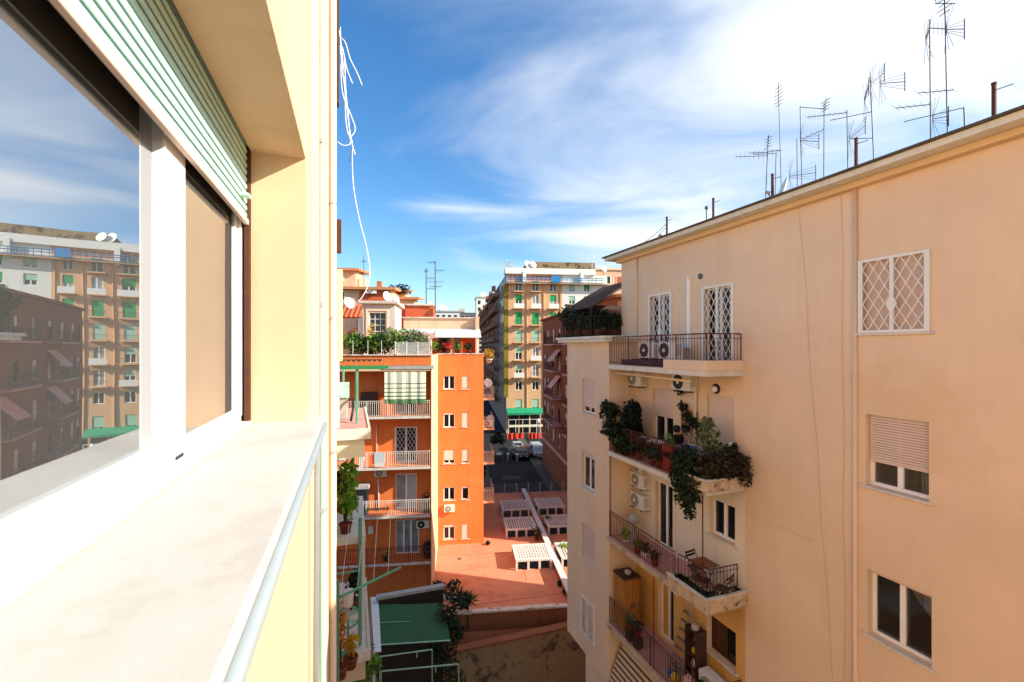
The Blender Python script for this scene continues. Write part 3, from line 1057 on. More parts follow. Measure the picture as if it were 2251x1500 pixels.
# striped awning of the lowest balcony
tA, tB = TB1 - 0.1, 12.0
aw = None
for i in range(34):
    f0, f1 = (i // 2 + (.62 if i % 2 else 0)) / 17, (i // 2 + (1 if i % 2 else .62)) / 17
    zz = lambda f: FLOOR[3] - 0.35 - 2.7 * f
    aa = lambda f: W - 0.1 - 1.4 * math.sqrt(f)
    m = MB().slab([(aa(f0), tA, zz(f0)), (aa(f0), tB, zz(f0)), (aa(f1), tB, zz(f1)), (aa(f1), tA, zz(f1))], 0.01)
    if aw is None:
        aw = m.build('awning', 'awning_stripe', rb)
    else:
        m.build('stripe', 'awning_brown' if i % 2 else 'awning_stripe', aw)
# wall lamp
p = R.A(1575, 855, W)
lo = MB().lathe((W, p[1], p[2]), [(0.15, 0), (0.15, 0.03), (0.12, 0.06)], 16, (-1, 0, 0)).build('wall_lamp', 'ac_dark', rb, True)
MB().lathe((W - 0.06, p[1], p[2] - 0.01), [(0.10, 0), (0.09, 0.04), (0.05, 0.06)], 16, (-1, 0, 0)).build('lamp_globe', 'lamp_glass', lo, True)


# ------------------------------------------------------------------ repeated small things
def make_ac(name, label, group, dark=True, w=0.84, h=0.58, d=0.3):
    o = thing(name, label, 'air conditioner', R, (0, 0, 0), group, local=True)
    MB().box(-d, 0, -w / 2, w / 2, 0.06, h).build('body', 'ac_white', o, bevel=0.012)
    yc = w * 0.12
    r = h * 0.40
    fo = MB().disc((-d - 0.004, yc, h / 2 + 0.03), (1, 0, 0), r, 0.012, 24).build('fan_grille', 'ac_dark' if dark else 'concrete', o)
    g = MB()
    for k in range(3):
        rr = r * (0.35 + 0.3 * k)
        g.tube([(-d - 0.016, yc + rr * math.cos(a), h / 2 + 0.03 + rr * math.sin(a)) for a in [2 * math.pi * i / 20 for i in range(21)]], 0.004, 4)
    for i in range(6):
        a = math.pi * i / 6
        g.bar((-d - 0.016, yc - r * math.cos(a), h / 2 + 0.03 - r * math.sin(a)), (-d - 0.016, yc + r * math.cos(a), h / 2 + 0.03 + r * math.sin(a)), 0.005)
    g.build('guard', 'ac_dark' if not dark else 'dull_steel', fo)
    MB().disc((-d - 0.02, yc, h / 2 + 0.03), (1, 0, 0), r * 0.26, 0.012, 14).build('hub', 'white_pvc', fo)
    g = MB()
    for k in range(7):
        g.box(-d + 0.03 + k * 0.03, -d + 0.045 + k * 0.03, -w / 2 - 0.004, -w / 2, 0.16, h - 0.08)
    g.build('side_vent', 'concrete', o)
    for s in (-1, 1):
        MB().box(-d - 0.02, 0.0, s * w * .34 - 0.02, s * w * .34 + 0.02, 0, 0.058).build('foot', 'dull_steel', o)
    return o


ac_d = make_ac('air_conditioner', 'dark fanned air conditioner nearer the far end of the railed top balcony', 'air conditioners on balconies', True)
ac_l = make_ac('air_conditioner', 'upper of two stacked air conditioners on the pale loggia wall', 'air conditioners on balconies', False)
used = set()


def ac(proto, fr, p, rot=0.0, label=None, s=1.0):
    o = proto if proto.name not in used else copy_tree(proto)
    used.add(proto.name)
    put(o, fr, p, rot)
    o.scale = (s, s, s)
    if label:
        o['label'] = label
    return o


def ac_at(proto, x, y, a, label, s=1.0):
    p = R.A(x, y, a)
    return ac(proto, R, (a, p[1], p[2]), 0, label, s)


ac(ac_d, R, (9.5, R.A(1425, 790, 9.3)[1], FLOOR[0] + 0.2))
ac(ac_d, R, (9.5, R.A(1470, 790, 9.3)[1], FLOOR[0] + 0.2), 0, 'dark fanned air conditioner beside the white pipe duct on the top balcony')
ac_at(ac_d, 1512, 862, W - 0.02, 'wall air conditioner with creeper around it under the top balcony')
ac_at(ac_l, 1408, 852, W - 0.02, 'wall air conditioner above the tall dark bush under the top balcony')
ac_at(ac_l, 1414, 1073, W - 0.02, 'upper of two stacked air conditioners on the pale loggia wall', 0.95)
ac_at(ac_l, 1414, 1118, W - 0.02, 'lower of two stacked air conditioners on the pale loggia wall')
ac_at(ac_l, 1410, 1040, W - 0.02, 'small air conditioner right under the balcony with the hanging ivy', 0.6)
ac(ac_l, R, (9.75, R.A(1575, 1490, 9.6)[1], FLOOR[3] + 0.1), 0, 'large grey air conditioner on the lowest balcony under the curtained window', 1.15)


def make_plant(name, label, fr, p, leaf='leaf_green', h=0.7, r=0.35, n=220, size=0.07, pot='terracotta', pot_r=0.14, pot_h=0.24, group=None, cat='plant', blobs=1, droop=0.0, seed=None, stems=3):
    o = thing(name, label, cat, fr, p, group, local=True)
    ph = 0
    if pot:
        ph = pot_h
        MB().lathe((0, 0, 0), [(pot_r * .72, 0), (pot_r * .95, pot_h * .8), (pot_r * 1.08, pot_h * .82), (pot_r * 1.08, pot_h), (pot_r * .9, pot_h), (pot_r * .88, pot_h * .9)], 14).build('pot', pot, o, True)
    rg = random.Random(seed if seed is not None else len(bpy.data.objects))
    st = MB()
    for k in range(stems):
        st.tube([(0, 0, ph * .8), (rg.uniform(-.3, .3) * r, rg.uniform(-.3, .3) * r, ph + h * .4), (rg.uniform(-.6, .6) * r, rg.uniform(-.6, .6) * r, ph + h * .85)], 0.012 * (1 + h), 5, 0.004)
    st.build('stem', 'dark_wood', o)
    f = MB()
    for k in range(blobs):
        c = (rg.uniform(-.4, .4) * r * (blobs > 1), rg.uniform(-.4, .4) * r * (blobs > 1), ph + h * (.5 if blobs == 1 else rg.uniform(.3, .75)))
        q = 1 if blobs == 1 else rg.uniform(.55, .8)
        f.leaves(c, (r * q, r * q, h * .55 * (1 if blobs == 1 else q)), n // blobs, size, rg.random(), 0.3, droop)
    f.build('foliage', leaf, o)
    return o


def leafmass(name, label, fr, base, blobs, leaf, size, cat='plant', stems=(), group=None, droop=0.0, extra=None):
    """Irregular plant given as clumps (centre, radii, leaf count) in frame coordinates."""
    o = thing(name, label, cat, fr, base, group)
    f = MB()
    for i, (c, rad, n) in enumerate(blobs):
        f.leaves(c, rad, n, size, i * 7 + len(label), 0.25, droop)
    f.build('foliage', leaf, o)
    if stems:
        s = MB()
        for pts in stems:
            s.tube(pts, 0.03, 6, 0.008)
        s.build('stem', 'dark_wood', o)
    if extra:
        extra(o)
    return o


# added dark block for shadow and dirt under the top balcony's air conditioners
o = thing('shadow_block', 'long black block added for shadow and dirt on the top balcony below the two air conditioners', 'shadow block', R, (9.2, 13.0, FLOOR[0]))
MB().box(8.95, 9.75, 11.5, 13.9, FLOOR[0] + .013, FLOOR[0] + .2).build('dark_box', 'ac_dark', o, bevel=.02)
for k in range(4):
    MB().box(9.2, 9.5, 11.7 + k * .6, 11.78 + k * .6, FLOOR[0] + .201, FLOOR[0] + .216).build('dark_bar', 'dark_wood', o)

# ------------------------------------------------------------------ second balcony: the planted one
z2 = FLOOR[1]
B = lambda x, y, a: R.A(x, y, a)
c = B(1390, 905, 9.2)
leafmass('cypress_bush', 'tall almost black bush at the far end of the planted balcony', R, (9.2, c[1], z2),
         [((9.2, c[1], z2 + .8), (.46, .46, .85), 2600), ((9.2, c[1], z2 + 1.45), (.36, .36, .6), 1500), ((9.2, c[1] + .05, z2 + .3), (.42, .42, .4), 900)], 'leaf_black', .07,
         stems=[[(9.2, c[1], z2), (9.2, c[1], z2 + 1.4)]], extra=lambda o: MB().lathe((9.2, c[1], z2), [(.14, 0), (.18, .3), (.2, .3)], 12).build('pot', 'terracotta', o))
e = B(1345, 905, 8.85)
leafmass('leaning_shrub', 'leafy shrub leaning out past the far end of the planted balcony', R, (8.95, 14.2, z2),
         [((8.78, e[1], e[2]), (.42, .45, .45), 330), ((8.8, e[1] - .1, e[2] - .6), (.4, .4, .4), 300), ((8.75, e[1] + .25, e[2] + .15), (.3, .3, .25), 120), ((8.9, 14.0, z2 + .55), (.45, .5, .5), 420), ((8.9, 13.5, z2 + .4), (.4, .45, .4), 380)], 'leaf_dark', .10,
         stems=[[(8.95, 14.2, z2 + .1), (8.9, 14.3, z2 + .7), (8.78, e[1], e[2])], [(8.95, 14.2, z2 + .1), (8.85, 14.6, z2 + 1.0)]],
         extra=lambda o: MB().lathe((8.97, 14.2, z2), [(.11, 0), (.15, .25), (.17, .25)], 12).build('pot', 'terracotta', o))
k = 0
for (x, lf, h, lab) in ((1405, 'leaf_dark', .45, 'low dark plant in a clay pot beside the tall black bush'), (1435, 'leaf_dark', .4, 'dark bushy plant in a clay pot by the railing'),
                        (1452, 'leaf_dark', .35, 'small dark plant in a clay pot left of the red box'), (1520, 'leaf_green', .35, 'green plant in a clay pot above the hanging ivy')):
    t_ = B(x, 980, 8.98)[1]
    make_plant('potted_plant', lab, R, (8.98, t_, z2), lf, h * 1.4, .34, 420, .07, 'terracotta', .12, .22, 'pots along the planted balcony')
# red plastic planter on a red stand
t_ = B(1468, 990, 8.9)[1]
o = thing('planter_stand', 'red plastic planter box on a red stand by the railing', 'planter', R, (8.93, t_, z2))
m = MB().box(8.84, 9.04, t_ - .22, t_ + .22, z2 + .62, z2 + .82)
m.build('box', 'red_plastic', o, bevel=.02)
m = MB()
for s in (-1, 1):
    for q in (-1, 1):
        m.bar((8.94 + q * .08, t_ + s * .18, z2), (8.94 + q * .08, t_ + s * .18, z2 + .62), .025)
m.box(8.86, 9.02, t_ - .15, t_ + .15, z2 + .01, z2 + .45)
m.build('stand', 'red_plastic', o)
MB().leaves((8.94, t_, z2 + .95), (.14, .3, .2), 160, .06, 3).build('foliage', 'leaf_green', o)
# white folding tables, blue cloth, storage box
for (x, y, lab) in ((1408, 960, 'small white shelf table beside the black bush'), (1445, 968, 'white topped table in front of the half open balcony door')):
    p = B(x, y, 9.3)
    o = thing('side_table', lab, 'table', R, (9.3, p[1], z2))
    MB().box(9.12, 9.5, p[1] - .3, p[1] + .3, z2 + .68, z2 + .71).build('top', 'white_paint', o, bevel=.006)
    for s in (-1, 1):
        for q in (-1, 1):
            MB().bar((9.31 + q * .15, p[1] + s * .25, z2), (9.31 + q * .15, p[1] + s * .25, z2 + .68), .02).build('leg', 'dark_iron', o)
p = B(1515, 985, 9.25)
o = thing('drying_rack', 'white clothes rack with a blue cloth beside the seated person', 'rack', R, (9.25, p[1], z2))
m = MB()
for s in (-1, 1):
    m.bar((9.0, p[1] + s * .3, z2), (9.5, p[1] + s * .3, z2 + .85), .02)
    m.bar((9.5, p[1] + s * .3, z2), (9.0, p[1] + s * .3, z2 + .85), .02)
for i in range(7):
    m.bar((8.98 + i * .09, p[1] - .34, z2 + .85), (8.98 + i * .09, p[1] + .34, z2 + .85), .012)
m.build('frame', 'white_paint', o)
m = MB()
n = 7
vs = []
for i in range(n):
    for j, (aa, zz) in enumerate(((9.12, .45), (9.13, .7), (9.2, .885), (9.3, .89), (9.37, .7), (9.38, .5))):
        vs.append((aa + .015 * math.sin(i * 2.1 + j), p[1] - .28 + .5 * i / (n - 1), z2 + zz + .012 * math.sin(i * 1.7)))
m.add(vs, [(i * 6 + j, i * 6 + j + 1, (i + 1) * 6 + j + 1, (i + 1) * 6 + j) for i in range(n - 1) for j in range(5)])
m.build('cloth', 'blue_cloth', o, True)
p = B(1545, 1000, 9.2)
m = MB().box(9.05, 9.45, p[1] - .22, p[1] + .22, z2 + .013, z2 + .75)
o = one(m, 'storage_box', 'awning_stripe', 'cream storage box behind the planter of the planted balcony', 'box', R, (9.25, p[1], z2))
o.modifiers.new('soft_edge', 'BEVEL').width = .02
MB().box(9.03, 9.47, p[1] - .24, p[1] + .24, z2 + .75, z2 + .79).build('lid', 'awning_stripe', o, base=(9.25, p[1], z2))
# brown bush in the planter, pale shrub, dark climbing plants
zb = z2 + .3
leafmass('planter_bush', 'large dark brown bush spilling over the planter corner', R, (8.75, 9.8, z2),
         [((8.85, 9.6, zb + .3), (.42, .36, .5), 1400), ((9.35, 9.5, zb + .32), (.6, .4, .55), 1700), ((9.8, 9.45, zb + .2), (.34, .3, .55), 800)], 'leaf_brown', .06,
         stems=[[(8.9, 9.7, zb), (8.8, 9.7, zb + .4)]])
leafmass('pale_shrub', 'grey green open shrub in front of the closed pink shutter', R, (9.4, 10.2, z2),
         [((9.4, 10.25, z2 + 1.3), (.38, .4, .36), 330), ((9.35, 10.1, z2 + .95), (.38, .4, .4), 360), ((9.5, 10.35, z2 + 1.6), (.28, .3, .24), 150)], 'leaf_olive', .07,
         stems=[[(9.4, 10.2, z2 + .2), (9.4, 10.2, z2 + .9), (9.5, 10.4, z2 + 1.7)], [(9.4, 10.2, z2 + .6), (9.3, 10.0, z2 + 1.4)]])
leafmass('rose_plant', 'dark green plant with a white flower at the wall end of the planter', R, (9.75, 9.75, z2),
         [((9.72, 9.72, z2 + .95), (.22, .22, .3), 180), ((9.8, 9.6, z2 + .7), (.2, .2, .2), 120)], 'leaf_dark', .08, stems=[[(9.75, 9.75, z2 + .2), (9.75, 9.7, z2 + .9)]],
         extra=lambda o: MB().leaves((9.62, 9.66, z2 + 1.12), (.05, .05, .05), 14, .06, 4).build('flower', 'white_paint', o))
iv = B(1510, 1060, 8.68)
leafmass('hanging_ivy', 'ivy hanging in a thick curtain below the planted balcony', R, (8.68, iv[1], z2 - .2),
         [((8.66, iv[1], z2 + .6), (.32, .62, .5), 1700), ((8.64, iv[1] + .02, z2 + .15), (.3, .6, .5), 1600), ((8.64, iv[1] - .02, z2 - .3), (.24, .46, .45), 1000), ((8.64, iv[1] - .1, z2 - .68), (.15, .26, .3), 300),
          ((8.66, iv[1] - .45, z2 + .2), (.18, .25, .6), 420)], 'leaf_dark', .06, droop=1.2, stems=[[(8.8, iv[1], z2 + .1), (8.7, iv[1], z2 + .3), (8.68, iv[1], z2 - .5)]])
# trellis with creeper
t_ = B(1515, 930, W - .05)[1]
o = thing('trellis', 'brown wooden trellis with a creeper beside the white downpipe', 'trellis', R, (W - .05, t_, z2))
FT = Face('a', W - .04, -1)
m = MB()
lattice(m, FT, t_ - .32, t_ + .32, z2 + .02, z2 + 1.75, 0.02, .13, .2, .016)
FT.box(m, t_ - .35, t_ - .32, z2 + .013, z2 + 1.78, 0, .03)
FT.box(m, t_ + .32, t_ + .35, z2 + .013, z2 + 1.78, 0, .03)
m.build('lattice', 'wood', o)
f = MB()
for (dt, dz, n) in ((0, 1.6, 110), (.2, 1.9, 70), (-.25, 1.45, 80), (.05, 1.2, 60), (-.45, 1.35, 40), (.3, 2.35, 60), (.0, 2.5, 40)):
    f.leaves((W - .14, t_ + dt, z2 + dz), (.08, .24, .22), n, .08, n + 3, .1)
f.build('creeper', 'leaf_dark', o)


# seated person with dark clothes, seen from the side
def sit_person(fr, base, rot, label):
    J = dict(pel=(0, 0, .47), sp1=(.0, 0, .62), sp2=(-.02, 0, .82), chest=(-.0, 0, .98), neck=(.03, 0, 1.1), head=(.06, 0, 1.2), top=(.06, 0, 1.31))
    V, E, Rr = [], [], []

    def add(p, r, par=None):
        V.append(p); Rr.append(r)
        if par is not None:
            E.append((par, len(V) - 1))
        return len(V) - 1
    pel = add(J['pel'], (.15, .13)); a = add(J['sp1'], (.14, .12), pel); a = add(J['sp2'], (.15, .12), a); ch = add(J['chest'], (.16, .11), a)
    nk = add(J['neck'], (.06, .06), ch); hd = add(J['head'], (.1, .095), nk); add(J['top'], (.075, .07), hd)
    for s in (-1, 1):
        sh_ = add((0, s * .19, 1.0), (.065, .065), ch); el = add((.08, s * .27, .76), (.05, .05), sh_); wr = add((.3, s * .17, .74), (.036, .032), el); hn = add((.38, s * .14, .75), (.04, .022), wr)
        for k in range(4):
            add((.45 + .012 * (1.5 - abs(k - 1.5)), s * .14 + (k - 1.5) * .02, .74), (.009, .009), hn)
        add((.40, s * .095, .755), (.01, .01), hn)
        hp = add((.06, s * .1, .47), (.1, .1), pel); kn = add((.46, s * .13, .5), (.066, .066), hp); an = add((.44, s * .13, .1), (.042, .042), kn); add((.58, s * .14, .045), (.045, .034), an)
    me = bpy.data.meshes.new('person')
    me.from_pydata(V, E, [])
    ob = bpy.data.objects.new('person', me)
    COL.objects.link(ob)
    ob.modifiers.new('skin', 'SKIN')
    for i, sv in enumerate(me.skin_vertices[0].data):
        sv.radius = Rr[i]
        sv.use_root = (i == 0)
    sub = ob.modifiers.new('sub', 'SUBSURF')
    sub.levels = 1
    dg = bpy.context.evaluated_depsgraph_get()
    nm = bpy.data.meshes.new_from_object(ob.evaluated_get(dg))
    ob.modifiers.clear()
    ob.data = nm
    nm.materials.clear()
    for q in ('black_cloth', 'skin', 'rubber'):
        nm.materials.append(MATS[q])
    for p in nm.polygons:
        p.use_smooth = True
        cc = p.center
        if cc.z > 1.09 or (cc.x > .3 and cc.z > .68):
            p.material_index = 1
        elif cc.z < .09:
            p.material_index = 2
    tag(ob, label, 'person')
    put(ob, fr, base, rot)
    ob['_b'] = (0.0, 0.0, 0.0)
    # hair cap and facial features
    h = MB().lathe((.045, 0, 1.15), [(.095, 0), (.118, .05), (.118, .12), (.09, .18), (.04, .205)], 14)
    h.v = [(x if x < .12 else .12 + (x - .12) * .2, y, z + (max(0, x - .05) * .9 if z < 1.24 else 0)) for x, y, z in h.v]
    h.build('hair', 'hair', ob, True, base=(0, 0, 0))
    f = MB().lathe((.15, 0, 1.19), [(.018, 0), (.008, .035)], 8, (1, 0, -.3))
    f.build('nose', 'skin', ob, True, base=(0, 0, 0))
    return ob


pp = B(1490, 960, 9.35)
sit_person(R, (9.35, pp[1], z2 + .012), math.radians(100), 'person in black clothes seated on the planted balcony, seen from behind')


# folding chair with slatted seat and back
def make_chair(name, label, group, m1='dark_wood', m2='dark_iron'):
    o = thing(name, label, 'chair', R, (0, 0, 0), group, local=True)
    for i in range(5):
        MB().box(-.18 + i * .075, -.12 + i * .075, -.2, .2, .44, .455).build('seat_slat', m1, o)
    for z in (.68, .78):
        MB().box(-.225, -.205, -.2, .2, z, z + .06).build('back_slat', m1, o)
    for s in (-1, 1):
        MB().bar((-.22, s * .185, .86), (.2, s * .185, 0), .018).build('leg', m2, o)
        MB().bar((.18, s * .165, .44), (-.22, s * .165, 0), .018).build('leg', m2, o)
    MB().bar((0, -.18, .2), (0, .18, .2), .012).build('stretcher', m2, o)
    return o


ch = make_chair('folding_chair', 'brown slatted folding chair between the loggia door and the table', 'chairs on the lower balcony')
z3 = FLOOR[2] + .012
p = R.Z(1528, 1262, z3)
put(ch, R, (9.5, R.A(1530, 1235, 9.5)[1], z3), math.radians(-80))
c2 = copy_tree(ch)
c2['label'] = 'brown slatted folding chair beside the planter corner, facing the table'
tt = R.A(1585, 1265, 9.35)[1]
put(c2, R, (9.3, tt - .1, z3), math.radians(110))
c3 = copy_tree(ch)
c3['label'] = 'half hidden folding chair lying close to the railing below the table'
put(c3, R, (9.1, R.A(1540, 1270, 9.1)[1], z3), math.radians(20))
tm = R.A(1548, 1232, 9.5)[1]
o = thing('folding_table', 'square brown slatted table on the lower balcony', 'table', R, (9.45, tm, z3))
for i in range(7):
    MB().box(9.18 + i * .085, 9.25 + i * .085, tm - .3, tm + .3, z3 + .7, z3 + .72).build('top_slat', 'wood', o)
for s in (-1, 1):
    MB().bar((9.22, tm + s * .24, z3), (9.68, tm + s * .24, z3 + .7), .02).build('leg', 'dark_iron', o)
    MB().bar((9.68, tm + s * .22, z3), (9.22, tm + s * .22, z3 + .7), .02).build('leg', 'dark_iron', o)
# plants of the lower balcony
for (x, y, lf, h, r, lab) in ((1376, 1190, 'leaf_bright', .4, .22, 'bright green plant in a white trough behind the far railing'), (1402, 1170, 'leaf_green', .3, .2, 'green plant in a clay pot below the stacked air conditioners'),
                              (1418, 1205, 'leaf_dark', .35, .24, 'dark trailing plant in a pot hung inside the railing'), (1440, 1215, 'leaf_dark', .3, .22, 'dark low plant beside the iron post of the lower balcony')):
    t_ = R.A(x, y, 8.98)[1]
    make_plant('potted_plant', lab, R, (8.98, t_, z3), lf, h, r, 150, .06, 'white_paint' if x in (1376, 1418) else 'terracotta', .12, .2, 'pots of the lower balcony')
t_ = R.A(1393, 1160, 9.5)[1]
o = thing('garden_globe', 'grey globe with coloured patches standing below the air conditioners', 'ornament', R, (9.5, t_, z3), local=True)
MB().lathe((0, 0, 0), [(.12, 0), (.1, .04), (.05, .5), (.06, .55)], 12).build('pedestal', 'concrete', o, True)
MB().lathe((0, 0, .52), [(.02, 0), (.14, .05), (.2, .17), (.19, .28), (.12, .38), (.02, .41)], 16).build('globe', 'concrete', o, True)
MB().lathe((-.07, 0.03, .78), [(.1, 0), (.09, .06), (.03, .1)], 12).build('patch', 'yellow_plastic', o, True)
zc3 = FLOOR[2] + .3
for i, (a_, t_, r_, n_, lf, lab) in enumerate(((8.8, 10.5, (.2, .35, .2), 260, 'leaf_dark', 'dark tufted plants filling the long side of the planter'), (8.85, 9.85, (.25, .3, .16), 220, 'leaf_dark', 'low dark plants at the planter corner'),
                                              (9.45, 9.6, (.4, .18, .16), 240, 'leaf_olive', 'olive ground plants along the short side of the planter'))):
    leafmass('planter_plants', lab, R, (a_, t_, zc3 - .1), [((a_, t_, zc3), r_, n_)], lf, .06, group='plants of the lower planter')
hb = MB().tube([(9.75 - .1 * math.sin(i * .9) - i * .05, 9.62 + .06 * math.sin(i * .8), zc3 + .35 * max(0, 1 - i / 4) + .06) for i in range(14)], .018, 6)
one(hb, 'garden_hose', 'white_pvc', 'white coiled hose lying in the planter of the lower balcony', 'hose', R, (9.4, 9.62, zc3), smooth=True)

# ------------------------------------------------------------------ lowest balcony
z4 = FLOOR[3] + .012
t_ = 14.05
o = thing('wardrobe', 'tall orange brown two door cupboard at the far end of the lowest balcony', 'cupboard', R, (9.35, t_, z4))
MB().box(8.98, 9.6, t_ - .32, t_ + .34, z4, z4 + 1.85).build('body', 'orange_wood', o, bevel=.006)
MB().box(8.94, 9.64, t_ - .36, t_ + .38, z4 + 1.85, z4 + 1.89).build('top', 'dark_wood', o)
for s in (0, 1):
    d = MB().box(9.0 + s * .3, 9.28 + s * .3, t_ - .34, t_ - .322, z4 + .08, z4 + 1.8).build('door', 'orange_wood', o)
    MB().box(9.24 + s * .1, 9.27 + s * .1, t_ - .36, t_ - .341, z4 + .85, z4 + 1.0).build('handle', 'dull_steel', d)
m = MB().lathe((9.3, 14.0, z4 + 1.89), [(.1, 0), (.13, .1), (.05, .16)], 10)
one(m, 'bundle', 'concrete', 'grey bundle lying on top of the cupboard', 'bundle', R, (9.3, 14.0, z4 + 1.89), smooth=True)
for (x, y, lab, lf) in ((1385, 1345, 'spiky plant in a red pot in front of the cupboard', 'leaf_green'), (1402, 1375, 'small plant in a red hanging trough on the lowest railing', 'leaf_dark')):
    tt = R.A(x, y, 8.98)[1]
    make_plant('potted_plant', lab, R, (8.98, tt, z4 + .35), lf, .35, .22, 110, .07, 'red_plastic', .13, .2, 'red pots of the lowest balcony')
    o_ = bpy.data.objects[-1]
# plinth under the raised pots
    m = MB().box(8.86, 9.1, tt - .12, tt + .12, z4, z4 + .35)
    one(m, 'plant_stand', 'dark_iron', 'dark plinth under the ' + ('spiky plant' if x == 1385 else 'small trough plant'), 'stand', R, (8.98, tt, z4))
tl = R.A(1492, 1420, 9.5)[1]
o = thing('step_ladder', 'grey metal step ladder leaning on the wall of the lowest balcony', 'ladder', R, (9.4, tl, z4))
for s in (-1, 1):
    MB().bar((9.3, tl + s * .2, z4), (9.85, tl + s * .14, z4 + 1.95), .03).build('stile', 'steel', o)
for i in range(7):
    f_ = (i + .7) / 7.5
    MB().box(9.27 + .55 * f_, 9.36 + .55 * f_, tl - .19 + .05 * f_, tl + .19 - .05 * f_, z4 + 1.95 * f_, z4 + 1.95 * f_ + .025).build('rung', 'steel', o)
tl2 = tl - .5
o = thing('shelf_rack', 'dark wooden rack of odds and ends beside the step ladder', 'shelf', R, (9.7, tl2, z4))
for s in (-1, 1):
    MB().box(9.5, 9.9, tl2 + s * .22 - .012, tl2 + s * .22 + .012, z4, z4 + 1.6).build('side', 'dark_wood', o)
for i in range(5):
    MB().box(9.5, 9.9, tl2 - .2, tl2 + .2, z4 + .1 + i * .36, z4 + .12 + i * .36).build('shelf', 'dark_wood', o)
for i, (mn, w_) in enumerate((('red_plastic', .1), ('awning_stripe', .12), ('yellow_plastic', .08), ('red_plastic', .09), ('concrete', .12))):
    m = MB().lathe((9.66, tl2 - .08 + .04 * (i % 3), z4 + .125 + (i % 5) * .36 if i < 4 else z4 + 1.57), [(w_ * .8, 0), (w_, .03), (w_ * .9, .17), (w_ * .5, .19)], 10)
    one(m, 'tin', mn, ('red tin on the lowest shelf', 'cream tin on the second shelf', 'yellow tin on the middle shelf', 'red tin on the fourth shelf', 'grey tin on the top shelf')[i] + ' of the rack', 'tin', R, (9.66, tl2, z4 + .125 + i * .36), 'tins on the rack', True)
for (x, y, mn, lab) in ((1478, 1418, 'blue_cloth', 'blue ball beside the foot of the step ladder'), (1484, 1430, 'yellow_plastic', 'yellow ball at the foot of the step ladder')):
    tt = R.A(x, y, 9.1)[1]
    m = MB().lathe((0, 0, 0), [(.02, 0), (.1, .04), (.14, .13), (.12, .22), (.05, .27), (.01, .28)], 14)
    ob = m.build('ball', mn, None, True)
    put(ob, R, (9.1, tt, z4)); tag(ob, lab, 'ball', 'balls on the lowest balcony')
tt = R.A(1515, 1455, 9.2)[1]
for i, (mn, dz, lab) in enumerate((('awning_pink', 0, 'pink patterned sack slumped by the railing of the lowest balcony'), ('black_cloth', .0, 'black sack beside the pink patterned sack'))):
    m = MB().lathe((9.2 + .1 * i, tt - .3 * i, z4), [(.12, 0), (.2, .1), (.19, .35), (.1, .5), (.05, .55)], 12)
    m.v = [(x + .03 * math.sin(z * 17 + y * 9), y + .03 * math.cos(z * 13), z) for x, y, z in m.v]
    one(m, 'sack', mn, lab, 'sack', R, (9.2 + .1 * i, tt - .3 * i, z4), 'sacks', True)


# ------------------------------------------------------------------ dishes, antennas, roof clutter
def dish(name, label, fr, p, r=0.4, mast=0.8, aim=(0.8, -0.55, 0.35), matn='white_paint', group='satellite dishes'):
    o = thing(name, label, 'satellite dish', fr, p, group, local=True)
    MB().tube([(0, 0, 0), (0, 0, mast)], 0.03 * max(1, r / .4), 6).build('mast', 'dull_steel', o)
    ax = Vector(aim).normalized()
    c = Vector((0, 0, mast)) + ax * 0.1
    prof = [(r * k / 6, r * 0.22 * (k / 6) ** 2) for k in range(1, 7)] + [(r * 1.0, r * 0.24)] + [(r * k / 6, r * 0.22 * (k / 6) ** 2 + 0.012) for k in range(5, 0, -1)]
    MB().lathe(c, prof, 22, ax).build('reflector', matn, o, True)
    low = Vector((0, 0, -1)) - ax * Vector((0, 0, -1)).dot(ax)
    e = c + ax * r * 1.1 + low.normalized() * r * .25
    MB().tube([c + low.normalized() * r * .95 + ax * r * .2, e], 0.015, 5).build('arm', 'dull_steel', o)
    MB().tube([e - ax * .08, e + ax * .04], 0.04, 8).build('receiver', 'concrete', o)
    return o


